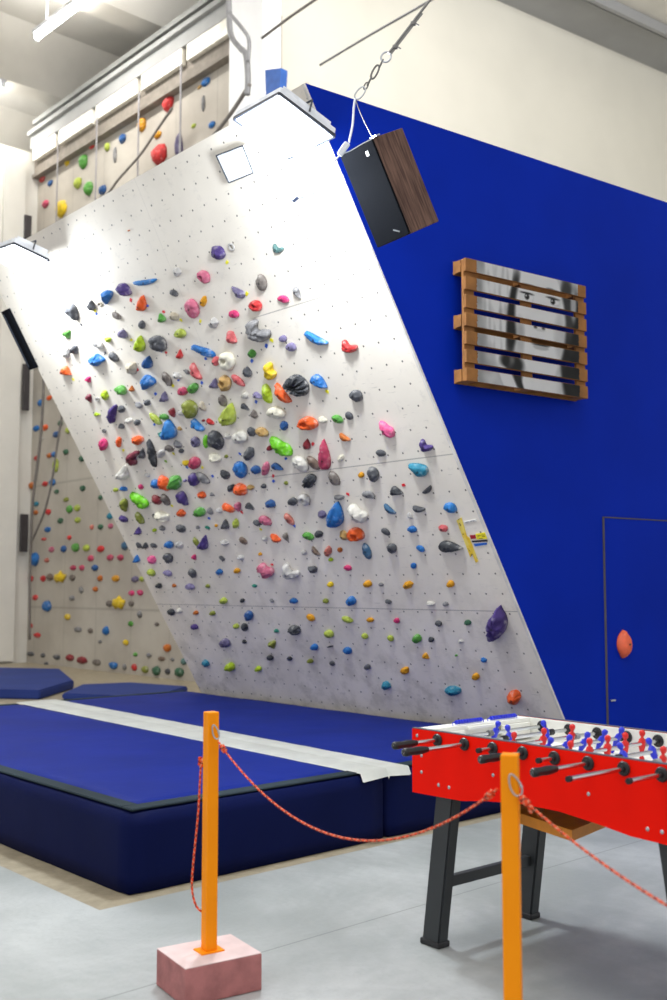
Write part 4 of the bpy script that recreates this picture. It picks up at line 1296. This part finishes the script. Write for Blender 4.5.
# ================================================================ FLOODLIGHTS ON THE BOARD
def floodlight(label, px, off, facing, sx, sy, power, ppow, armto):
    c = hit(px[0], px[1], B0 + NB * off, NB); fc = (BM.to_3x3() @ Vector(facing)).normalized()
    M = frame(c, BM.to_3x3() @ Vector((1, 0, 0)), z=fc)
    t = thing('floodlight', label, 'floodlight', M)
    link('housing', B(((0, 0, -.035), (sx, sy, .05)), bev=.008), mat('lamp_housing', '#e3e6ec', .5), t)
    link('cooling_fins', B(*[((k * sx * .11, 0, -.075), (.006, sy * .85, .04)) for k in (-4, -3, -2, -1, 0, 1, 2, 3, 4)]), mat('lamp_housing', '#c9ccd2'), t)
    link('rim', B(((0, sy / 2, -.006), (sx, .012, .022)), ((0, -sy / 2, -.006), (sx, .012, .022)), ((sx / 2, 0, -.006), (.012, sy, .022)), ((-sx / 2, 0, -.006), (.012, sy, .022))), mat('dark_rim', '#2e3440', .4), t)
    bm = bmesh.new(); n_ = 10; gr = []          # frosted glass, domed to imitate the lamp's wide glare
    for j_ in range(n_ + 1):
        gr.append([bm.verts.new(((i_ / n_ - .5) * (sx - .014), (j_ / n_ - .5) * (sy - .014), -.005 + .16 * sy * (max(0, 1 - (2 * i_ / n_ - 1) ** 2) * max(0, 1 - (2 * j_ / n_ - 1) ** 2)) ** .5 * 1.6)) for i_ in range(n_ + 1)])
    for j_ in range(n_):
        for i_ in range(n_): bm.faces.new((gr[j_][i_], gr[j_][i_ + 1], gr[j_ + 1][i_ + 1], gr[j_ + 1][i_]))
    link('lit_glass', bm, mat('lamp_glow', '#ffffff', .3, emit='#f2f8ff', est=22), t, smooth=True)
    a_ = M.inverted() @ (BM @ Vector(armto)); st = Vector((sx / 2 + .01, 0, -.03))
    bm = bmesh.new(); tube(bm, [Vector((-sx / 2 - .012, 0, -.03)), Vector((-sx / 2 - .012, 0, -.11)), Vector((sx / 2 + .012, 0, -.11)), Vector((sx / 2 + .012, 0, -.03))], .007, 6)
    tube(bm, [Vector((sx * .3, 0, -.11)), a_ + (st - a_) * .25, a_], .010, 6); link('mounting_arm', bm, mat('dark_rim', '#2e3440'), t)
    l = bpy.data.lights.new('flood_lamp', 'AREA'); l.shape = 'RECTANGLE'; l.size = sx * .9; l.size_y = sy * .9; l.energy = power; l.color = (.90, .95, 1)
    lo = bpy.data.objects.new('flood_lamp', l); scene.collection.objects.link(lo); lo.matrix_world = M @ T((0, 0, .45 * sy)) @ Matrix.Rotation(math.pi, 4, 'X')
    l = bpy.data.lights.new('flood_glass', 'POINT'); l.shadow_soft_size = .12; l.energy = ppow; l.color = (.86, .93, 1)
    lo = bpy.data.objects.new('flood_glass', l); scene.collection.objects.link(lo); lo.location = M @ Vector((0, 0, .45 * sy + .14))
    return t
floodlight('bright LED floodlight glaring at the top right corner of the board', (284, 128), .34, (.0, -.68, .66), .44, .46, 60, 105, (-.62, 4.8, 0.01))
floodlight('LED floodlight on the top left corner of the board', (18, 257), .26, (-.1, -.70, .62), .56, .34, 35, 55, (-4.0, 4.62, 0.01))
# flat pale square lamp panel left of the glare
c = [bpx(*p) for p in ((225, 153), (251.5, 143), (262, 170), (237.5, 180))]
bm = bmesh.new(); prism(bm, [(x, y, .05) for x, y in c], (0, 0, .035)); o = link('housing', bm, mat('pale_lamp_box', '#e8eef4', .3), None)
t = thing('lamp_box', 'flat pale square lamp box left of the glaring floodlight', 'lamp', BM); o.parent = t; o.matrix_local = I4()
bm = bmesh.new()
for i in range(4):
    a_, b_ = Vector((*c[i], .086)), Vector((*c[(i + 1) % 4], .086)); tube(bm, [a_, b_], .005, 5)
link('edge_frame', bm, mat('dark_rim', '#2e3440'), t)
bm = bmesh.new(); cx_ = sum(p[0] for p in c) / 4; cy_ = sum(p[1] for p in c) / 4; cyl(bm, (cx_, cy_, .0), (cx_, cy_, .052), .03, 12); link('stand_off', bm, mat('dark_rim', '#2e3440'), t)
# dark slim cabinet at the board's left edge
c = [bpx(*p) for p in ((4.5, 311), (10, 308), (38.5, 367), (32.5, 369))]
bm = bmesh.new(); prism(bm, [(x, y, -.10) for x, y in c], (0, 0, .14))
t = thing('loudspeaker', 'slim dark loudspeaker box on the left edge of the board', 'loudspeaker', BM)
link('cabinet', bm, mat('grille_black', '#07090e'), t)
a_, b_ = Vector((*c[0], .041)), Vector((*c[3], .041)); dv = (b_ - a_)
bm = bmesh.new(); tube(bm, [a_ + dv * .05 + Vector((.03, 0, 0)), a_ + dv * .95 + Vector((.03, 0, 0))], .006, 5); link('front_trim', bm, mat('dark_rim', '#2e3440'), t)

# ================================================================ PALLET WITH PAINTED PORTRAIT
POFF = .13
def pw(x, y, off=POFF): p = MW.inverted() @ hit(x, y, B0 - WN * off, WN); return p.x, p.z
pc_ = {k: pw(*v) for k, v in dict(tl=(466, 259), tr=(587, 285), bl=(466, 382), br=(587, 397)).items()}
px0 = (pc_['tl'][0] + pc_['bl'][0]) / 2; px1 = (pc_['tr'][0] + pc_['br'][0]) / 2
pz1 = (pc_['tl'][1] + pc_['tr'][1]) / 2; pz0 = (pc_['bl'][1] + pc_['br'][1]) / 2
PWD, PHT = px1 - px0, pz1 - pz0
pal = thing('painted_pallet', 'wooden pallet with a painted grey portrait, hung on the blue wall', 'pallet art', MW @ T((px0, 0, pz0)))
m_pal = mat('pallet_wood', '#895a28', .75, 0, .22, 7, .3, 30); m_pald = m_pal
def smst(a, b, x): t_ = max(0, min(1, (x - a) / (b - a))); return t_ * t_ * (3 - 2 * t_)
def ell(s, t, cs, ct, rs, rt, soft=.25, rot=0):
    ds, dt = s - cs, t - ct
    if rot: c_, s_ = math.cos(rot), math.sin(rot); ds, dt = ds * c_ + dt * s_, -ds * s_ + dt * c_
    d = math.sqrt((ds / rs) ** 2 + (dt / rt) ** 2); return 1 - smst(1 - soft, 1 + soft, d)
def portrait(s, t):
    n1 = mnoise.noise(Vector((s * 5, t * 5, 1))); n2 = mnoise.noise(Vector((s * 14, t * 9, 4))); n3 = mnoise.noise(Vector((s * 30, t * 4, 7)))
    v = .44 + .05 * n2 + .10 * smst(.0, .16, s)                         # backdrop
    hair = ell(s, t, .23, .28, .17, .5, .2); v = v * (1 - hair) + hair * (.62 + .16 * n3 + .1 * n2)
    v = v * (1 - ell(s, t, .42, .02, .3, .13, .3)) + ell(s, t, .42, .02, .3, .13, .3) * (.62 + .2 * n3)
    dk = ell(s, t, .34, .38, .055, .36, .3, .12); v = v * (1 - dk) + dk * .08
    dk = ell(s, t, .94, .62, .14, .55, .16); v = v * (1 - dk) + dk * (.07 + .05 * max(0, n2))
    dk = ell(s, t, .88, .25, .07, .3, .3); v = v * (1 - dk) + dk * .16
    lk = ell(s, t, .95, .20, .03, .14, .5); v = v * (1 - lk) + lk * .5
    nk = ell(s, t, .62, .93, .17, .16, .3); v = v * (1 - nk) + nk * .62
    fc = ell(s, t, .61, .40, .255, .49, .08); v = v * (1 - fc) + fc * (.74 + .04 * n1)
    sh = fc * ell(s, t, .80, .52, .09, .35, .7); v -= sh * .18
    sh = fc * ell(s, t, .40, .58, .06, .26, .7); v -= sh * .22
    sh = ell(s, t, .55, .02, .3, .055, .5) * fc; v += sh * .08
    for ex, ey, bw_ in ((.475, .205, .085), (.735, .20, .08)):
        k = ell(s, t, ex, ey, .085, .05, .5); v = v * (1 - k * .35) + .40 * k * .35
        k = ell(s, t, ex, ey + .008, .055, .022, .3); v = v * (1 - k) + .82 * k
        k = ell(s, t, ex, ey + .006, .024, .026, .25); v = v * (1 - k) + .04 * k
        k = ell(s, t, ex - .008, ey, .006, .006, .4); v = v * (1 - k) + .9 * k
        k = ell(s, t, ex, ey - .022, .065, .009, .5, .03); v = v * (1 - k) + .08 * k
        k = ell(s, t, ex + (.01 if ex > .6 else -.01), ey - .085, bw_, .018, .45, .12 if ex > .6 else -.08); v = v * (1 - k) + .14 * k
    k = ell(s, t, .575, .30, .03, .15, .8, .05); v = v * (1 - k * .35) + .92 * k * .35
    k = ell(s, t, .535, .33, .022, .13, .8, .06); v = v * (1 - k * .4) + .42 * k * .4
    for nx in (.555, .635):
        k = ell(s, t, nx, .455, .018, .013, .5); v = v * (1 - k) + .12 * k
    k = ell(s, t, .60, .475, .07, .02, .6); v = v * (1 - k * .5) + .38 * k * .5
    k = ell(s, t, .605, .585, .10, .024, .3); v = v * (1 - k) + .36 * k
    k = ell(s, t, .605, .625, .088, .026, .3); v = v * (1 - k) + .52 * k
    k = ell(s, t, .605, .603, .098, .006, .5); v = v * (1 - k) + .1 * k
    k = ell(s, t, .60, .70, .07, .018, .7); v = v * (1 - k * .4) + .45 * k * .4
    k = ell(s, t, .32, .80, .11, .085, .3, .3); v = v * (1 - k) + (.10 + .25 * max(0, n2)) * k
    k = ell(s, t, .40, .94, .05, .14, .3, -.5); v = v * (1 - k) + .1 * k
    k = ell(s, t, .28, .95, .05, .12, .3, -.5); v = v * (1 - k) + .78 * k
    k = ell(s, t, .47, .98, .04, .10, .3, -.45); v = v * (1 - k) + .70 * k
    v = v + .02 * n2; return max(.03, min(.96, .66 + (v - .42) * 1.5))
def paint_mat():
    m = bpy.data.materials.new('grey_portrait_paint'); m.use_nodes = True; nt = m.node_tree; b = nt.nodes['Principled BSDF']; b.inputs['Roughness'].default_value = .6
    a = nt.nodes.new('ShaderNodeVertexColor'); a.layer_name = 'paint'; nt.links.new(a.outputs['Color'], b.inputs['Base Color']); return m
m_paint = paint_mat()
ns = 7; pitch = PHT / (ns - .28); slh = pitch * .72; p0, p1_ = .085, .925       # painted span along the slat
for k in range(ns):
    zc = PHT - slh / 2 - k * pitch
    o = link('front_slat', B(((PWD / 2, -POFF + .011, zc), (PWD, .022, slh)), bev=.003), m_pal, pal)
    bm = bmesh.new(); cl = bm.loops.layers.float_color.new('paint'); nx_, nz_ = 150, 12; gr = []
    for j in range(nz_ + 1):
        row = []
        for i in range(nx_ + 1):
            rag = .008 * mnoise.noise(Vector((j * .9, k * 3.1, 0)))
            f0 = p0 + rag; x = PWD * (f0 + (p1_ + rag - f0) * i / nx_); z = zc - slh / 2 + .003 + (slh - .006) * j / nz_
            row.append(bm.verts.new((x, -POFF - .0012, z)))
        gr.append(row)
    for j in range(nz_):
        for i in range(nx_):
            f_ = bm.faces.new((gr[j][i], gr[j][i + 1], gr[j + 1][i + 1], gr[j + 1][i]))
            for lp in f_.loops:
                c = lp.vert.co; g_ = portrait((c.x / PWD - p0) / (p1_ - p0), 1 - c.z / PHT); g_ = ((g_ + .055) / 1.055) ** 2.4 if g_ > .04 else g_ / 12.92
                lp[cl] = (g_ * .98, g_ * .99, g_ * 1.0, 1)
    g2 = bm.faces[:]
    bmesh.ops.solidify(bm, geom=g2, thickness=.001)
    po = link('painted_surface', bm, m_paint, o)
for xx in (.04, .5, .96):
    link('runner_board', B(((PWD * xx if xx != .5 else PWD * .5, -POFF + .033, PHT / 2), (.095, .022, PHT - .004)), bev=.002), m_pal, pal)
for zz in (PHT - slh / 2, PHT / 2, slh / 2):
    for xx in (.04, .5, .96):
        link('spacer_block', B(((PWD * xx, -POFF / 2 + .017, zz), (.10, POFF - .044 - .022 - .002, .085)), bev=.003), m_pal, pal)
    link('back_board', B(((PWD / 2, -.012, zz), (PWD, .022, .095)), bev=.002), m_pal, pal)
# orange hold on the door
def blob(sx, sy, sz, seed):
    bm = bmesh.new(); bmesh.ops.create_icosphere(bm, subdivisions=3, radius=1)
    for v in bm.verts:
        n_ = mnoise.noise(v.co * 1.6 + Vector((seed, 0, 0))); y = max(v.co.y, -1)
        tp = 1 - .35 * v.co.z ** 2
        v.co = Vector((v.co.x * sx * tp * (1 + .12 * n_), min(0.0, v.co.y) * sy * (1 + .2 * n_), v.co.z * sz * (1 + .08 * n_)))
    return bm
dx_, dz_ = wpx(622, 644)
bm = blob(.075, .07, .108, 3); bmesh.ops.remove_doubles(bm, verts=bm.verts, dist=.0005)
o = link('climbing_hold', bm, mat('door hold', '#e2633e', .6, 0, .1, 18, .2, 60), mw=MW @ T((dx_, -.0065, dz_)), smooth=True)
tag(o, 'single orange oval hold on the blue door', 'climbing hold')
bm = bmesh.new(); lathe(bm, [(0, 0), (.008, 0), (.008, .003), (0, .003)], 10, T((0, -.070, 0)) @ Matrix.Rotation(math.pi / 2, 4, 'X')); link('bolt', bm, m_bolt, o)

# ================================================================ THE BACK OF THE HALL
BT = '''
@20 380 6.25
133 143 44 44 B|blue
185 112 32 30 O|orange
103 303 40 38 O|blue
158 298 38 38 O|orange
140 365 22 20 O|white
230 340 44 40 O|navy
302 315 30 42 O|yellow-green
255 270 28 40 O|dark green
288 450 34 36 O|dark green
388 492 38 42 O|dark green
185 472 36 32 O|burnt orange
212 465 32 36 O|blue
107 488 34 34 O|red
228 535 30 88 P|yellow-green
78 660 36 46 O|burnt orange
158 650 38 34 O|red
205 640 36 46 O|blue
230 698 30 30 O|dark green
393 677 34 38 O|dark green
290 748 36 28 O|olive
312 808 38 50 O|green
360 800 36 44 O|yellow-green
362 875 38 38 O|yellow-green
102 775 34 32 O|teal
100 828 30 30 O|burnt orange
178 825 36 38 O|red
255 880 34 38 O|dark green
174 935 38 36 O|blue
310 985 30 30 O|red
450 920 24 34 O|salmon
505 918 34 36 O|dark green
568 912 30 34 O|dusty pink
565 850 40 44 O|teal
505 735 26 34 O|dark green
150 995 34 20 O|red
@20 540 3.705
118 35 20 22 O|dusty pink
163 33 22 26 O|navy
208 28 26 34 P|green
247 30 26 26 O|yellow-green
300 33 26 26 O|red
390 22 22 34 O|slate blue
57 72 28 54 P|blue
100 75 18 18 O|salmon
263 68 24 24 O|rose
335 65 24 24 O|rose
373 65 24 24 O|rose
198 103 22 20 O|rose
230 103 20 22 O|rose
278 103 24 24 O|navy
42 143 18 22 O|red
87 143 20 24 O|red
112 138 26 28 O|brown
150 138 42 38 K|yellow
195 140 20 24 O|grey-brown
298 142 18 24 O|burnt orange
355 143 28 26 O|amber
427 145 28 24 O|violet-grey
452 145 18 20 O|yellow-green
228 185 14 26 O|grey
280 182 20 20 O|burnt orange
57 213 20 22 O|red
102 245 32 42 P|blue
193 215 20 20 O|grey
333 235 24 26 O|grey-brown
368 233 46 44 K|yellow
413 235 20 22 O|grey-brown
414 197 22 22 O|pink
446 195 24 22 O|pink
445 275 16 28 O|grey
177 285 22 24 O|yellow
411 310 18 22 O|green
508 312 18 16 O|grey-brown
40 318 16 20 O|red
215 332 30 20 O|grey
262 336 18 22 O|grey-brown
320 336 24 34 P|blue
65 353 26 20 O|red
297 377 14 14 O|grey
393 380 22 22 O|yellow
547 400 30 30 O|burnt orange
40 422 26 18 O|dark grey
85 427 18 18 O|dark grey
137 434 26 20 O|dark grey
186 436 32 26 O|dark red
230 445 42 28 O|dark red
285 453 32 24 O|grey-brown
347 465 32 28 O|blue
388 470 14 24 O|grey
425 472 20 26 O|red
465 480 26 28 O|olive
507 485 32 36 O|dark green
548 487 20 24 O|dark grey
592 490 34 36 O|dark green
428 424 18 16 O|green
478 428 18 20 O|grey
525 440 28 18 O|brown
565 443 16 14 O|grey
608 450 22 26 O|slate green
99 460 14 18 O|dark grey
@0 0 4.447
410 650 26 26 O|red
375 720 30 66 P|green
300 725 20 26 O|yellow
350 815 28 52 P|yellow-green
398 840 34 64 P|green
460 845 30 42 O|navy
190 798 24 24 O|red
225 815 22 26 O|navy
480 655 20 38 P|yellow-green
547 618 24 42 P|blue
635 555 32 64 P|amber
513 690 14 72 P|grey
@0 0 2
125 418 18 34 P|yellow
70 420 10 10 O|salmon
92 408 12 16 O|rose
@120 0 4.447
220 468 62 78 T|red
170 600 34 34 O|amber
182 688 64 90 O|red
383 365 38 38 O|blue
372 460 16 74 P|grey
355 388 20 18 O|tan
410 555 30 30 O|blue
328 560 20 20 O|yellow-green
268 645 38 118 T|violet-grey
15 617 26 42 P|navy
'''
BH = []
ox = oy = sc = 1
for ln in BT.strip().splitlines():
    if ln[0] == '@': ox, oy, sc = map(float, ln[1:].split()); continue
    f = ln.split('|'); x, y, l, w_, sh = f[0].split()
    BH.append(dict(x=ox + float(x) / sc, y=oy + float(y) / sc, L=float(l) / sc, W=float(w_) / sc, sh=sh, c=f[1].replace('violet-grey', 'violet-grey')))
BM_ = [(57.2, 577.2, 'upper yellow star-like hold'), (119.3, 602.9, 'lower yellow star-like hold'), (160.9, 154.7, 'big red ball hold'), (169.5, 105.2, 'red triangular hold'), (35.4, 559.4, 'tall blue oval hold'), (47.5, 606.1, 'lower blue oval hold'), (56.5, 465.6, 'long yellow-green hold'), (85, 162, 'tall green hold'), (206, 82, 'blue hold by the white column')]
for b_ in BH:
    b_['d'] = '%s back-wall hold' % b_['c']; b_['lm'] = None
    for x, y, nm in BM_:
        if math.hypot(b_['x'] - x, b_['y'] - y) < 3: b_['lm'] = nm; b_['lab'] = nm + ' on the far back wall'
bmarks = [b_ for b_ in BH if b_['lm']]
BH.sort(key=lambda h: -h['L'] * h['W'])
name_all(BH, 'back', bmarks, reach=260, fmt='{d}, nearest {k} one {dr} the {lm}')
NIND = max(0, 299 - len(HOLDS))
def far_hold(bm, b_, k, off=(0, 0, 0)):
    x, z = bl(b_['x'], b_['y']); x2, _ = bl(b_['x'] + b_['L'] / 2, b_['y']); _, z2 = bl(b_['x'], b_['y'] + b_['W'] / 2)
    rx, rz = abs(x2 - x), abs(z2 - z); r = bmesh.ops.create_icosphere(bm, subdivisions=2, radius=1); vs = r['verts']
    for v in vs:
        c = v.co.copy(); n_ = mnoise.noise(c * 1.4 + Vector((k * 1.7, 0, 0)))
        if b_['sh'] == 'T': w_ = .25 + .75 * (.5 + .5 * c.z) if b_['c'] == 'red' else .25 + .75 * (.5 - .5 * c.z)
        elif b_['sh'] == 'K': w_ = 1 + .3 * math.sin(5 * math.atan2(c.z, c.x))
        else: w_ = 1
        v.co = Vector((c.x * rx * w_ * (1 + .2 * n_) + off[0], min(0, c.y) * min(rx, rz) * .8 * (1 + .2 * n_) + off[1], c.z * rz * (w_ if b_['sh'] == 'K' else 1) * (1 + .1 * n_) + off[2]))
    return x, z
for k, b_ in enumerate(BH[:NIND]):
    bm = bmesh.new(); x, z = far_hold(bm, b_, k)
    o = link('climbing_hold', bm, hold_mat(b_['c']), mw=MBK @ T((x, -.001, z)), smooth=True)
    tag(o, b_['lab'], 'climbing hold', 'climbing holds on the far back wall')
bm = bmesh.new(); mats_ = []
for k, b_ in enumerate(BH[NIND:]):
    x, z = bl(b_['x'], b_['y']); f0 = len(bm.faces); far_hold(bm, b_, k, (x, -.001, z)); mm_ = hold_mat(b_['c'])
    if mm_ not in mats_: mats_.append(mm_)
    bm.faces.ensure_lookup_table()
    for f_ in bm.faces[f0:]: f_.material_index = mats_.index(mm_)
tag(link('small_wall_holds', bm, mats_, mw=MBK, smooth=True), 'scatter of small blurred holds across the far back wall', 'climbing holds', kind='stuff')
# hanging straps under the long beam, ropes
m_strap = mat('grey_strap', '#8d8a8c', .7)
for k, (px, y0_, y1_) in enumerate(((24, 162, 235), (58, 141, 222), (97, 117, 205), (139, 91, 182), (181, 64, 154))):
    xa_, za_ = bl(px, y0_, .25); _, zb_ = bl(px, y1_ + 10, .25)
    t = link('hanging_strap', B(((xa_, -.25, (za_ + zb_) / 2), (.05, .012, za_ - zb_)), bev=.003), m_strap, mw=MBK)
    tag(t, ('strap at the far left', 'second strap from the left', 'middle strap', 'fourth strap from the left', 'rightmost strap')[k] + ' hanging from the long grey beam over the back wall', 'strap', 'straps under the long beam')
def far_rope(px, r, label, m=m_strap, name='climbing_rope', dy=-.3):
    pts = []
    for x, y in px:
        p = hit(x, y, PB + N * dy, N); pts.append(p)
    out_ = []
    for i in range(len(pts) - 1):
        a_, b_, c_, d_ = pts[max(i - 1, 0)], pts[i], pts[i + 1], pts[min(i + 2, len(pts) - 1)]
        for k in range(5):
            t_ = k / 5; out_.append(.5 * ((2 * b_) + (c_ - a_) * t_ + (2 * a_ - 5 * b_ + 4 * c_ - d_) * t_ ** 2 + (3 * b_ - a_ - 3 * c_ + d_) * t_ ** 3))
    out_.append(pts[-1]); bm = bmesh.new(); tube(bm, out_, r, 6); tag(link(name, bm, m, smooth=True), label, 'rope')
m_r2 = mat('dull_rope', '#77726e', .9)
far_rope([(44, 370), (42, 420), (38, 460), (33, 500), (30, 560), (29.5, 640)], .028, 'grey climbing rope hanging down the left side of the back wall', m_r2)
far_rope([(63, 410), (58, 440), (52, 480), (45, 510), (36, 532), (30, 545)], .024, 'slanting grey climbing rope hanging beside the board on the back wall', m_r2)
far_rope([(250, 84), (238, 103), (226, 120), (205, 146)], .03, 'dark diagonal rope passing in front of the white column', m_r2, dy=-.8)
far_rope([(172, 108), (155, 133), (140, 155), (118, 180), (104, 200)], .022, 'thin diagonal rope below the red triangular hold', m_r2)
far_rope([(228, -40), (229, 10), (231, 35), (240, 48), (246, 55), (248, 80), (247, 95)], .045, 'grey cable loop hanging down in front of the white column', mat('grey_cable', '#8e8e90', .6), 'power_cable', -.8)
far_rope([(230, 14), (242, 28), (249, 40), (248, 62)], .03, 'second grey cable joining the loop on the white column', mat('grey_cable', '#8e8e90', .6), 'power_cable', -.95)
far_rope([(320, 65), (370, 35), (431, 0), (500, -42)], .016, 'thin slack cable crossing the cream wall above the blue wall', mat('grey_cable', '#8e8e90', .6), 'overhead_cable', -1.5)
far_rope([(262, 38), (290, 17), (320, -4), (345, -25)], .02, 'thin dark cable running up from the column along the cream wall', m_r2, 'overhead_cable', -1.2)
# blue banner hanging by the column
c = [MBK.inverted() @ hit(x, y, PB - N * .9, N) for x, y in ((265, 70), (281, 68), (279, 98), (266, 101))]
bm = bmesh.new(); prism(bm, [(p.x, p.y, p.z) for p in c], (0, .12, 0))
tag(link('blue_box', bm, mat('banner_blue', '#2f5fae', .6), mw=MBK), 'blue box behind the floodlight glare beside the white column', 'box')
# handles and box on the white left wall
def onleft(x, y): return MBK.inverted() @ hit(x, y, pun(uL - .1, 0), U)
for (xa_, ya_, xb_, yb_), lab_ in (((22.5, 364, 28, 411), 'upper dark slot handle on the white panel wall'), ((20, 514, 26.5, 552), 'lower dark slot handle on the white panel wall'), ((24, 215, 30, 246), 'topmost dark slot on the white panel wall, above the board corner')):
    p, q = onleft(xa_, ya_), onleft(xb_, yb_)
    yy = (p.y + q.y) / 2
    t = link('panel_handle', B(((.13, yy, (p.z + q.z) / 2), (.06, abs(p.y - q.y), abs(p.z - q.z))), bev=.01), mat('dark_slot', '#3a3638', .6), mw=MBK); tag(t, lab_, 'handle')
# fluorescent tubes under the ceiling
def tube_lamp(pa_, pb_, label, pw_):
    a_ = hit(*pa_, Vector((0, 0, ZC - 1.05)), ZV); b_ = hit(*pb_, Vector((0, 0, ZC - 1.05)), ZV)
    M = frame((a_ + b_) / 2, b_ - a_, z=ZV); L_ = (b_ - a_).length
    t = thing('ceiling_light', label, 'ceiling light', M)
    link('housing', B(((0, 0, .09), (L_, .16, .07)), bev=.01), mat('lamp_housing', '#c9ccd2'), t)
    bm = bmesh.new(); cyl(bm, (-L_ / 2 + .02, 0, 0), (L_ / 2 - .02, 0, 0), .05, 12); link('glowing_tube', bm, mat('tube_glow', '#ffffff', .3, emit='#fffaf0', est=30), t)
    link('end_cap', B(((-L_ / 2 + .01, 0, .02), (.05, .1, .16)), ((L_ / 2 - .01, 0, .02), (.05, .1, .16)), bev=.01), mat('lamp_housing', '#c9ccd2'), t)
    for sx_ in (-.35, .35): link('suspension_rod', B(((sx_ * L_, 0, .6), (.02, .02, .96))), mat('lamp_housing', '#c9ccd2'), t)
    l = bpy.data.lights.new('tube_light', 'AREA'); l.shape = 'RECTANGLE'; l.size = L_; l.size_y = .12; l.energy = pw_; l.color = (1, .98, .94)
    o = bpy.data.objects.new('tube_light', l); scene.collection.objects.link(o); o.matrix_world = M @ T((0, 0, .14)) @ Matrix.Rotation(math.pi, 4, 'X')
    l2 = l.copy(); l2.energy = pw_ * 1.0; o = bpy.data.objects.new('tube_light', l2); scene.collection.objects.link(o); o.matrix_world = M @ T((0, 0, -.08))
tube_lamp((36, 38), (112, -20), 'bright ceiling strip light at the top left of the hall', 110)
tube_lamp((-70, 138), (3, 84), 'ceiling strip light at the far left edge of the hall', 110)
bpy.context.view_layer.update()
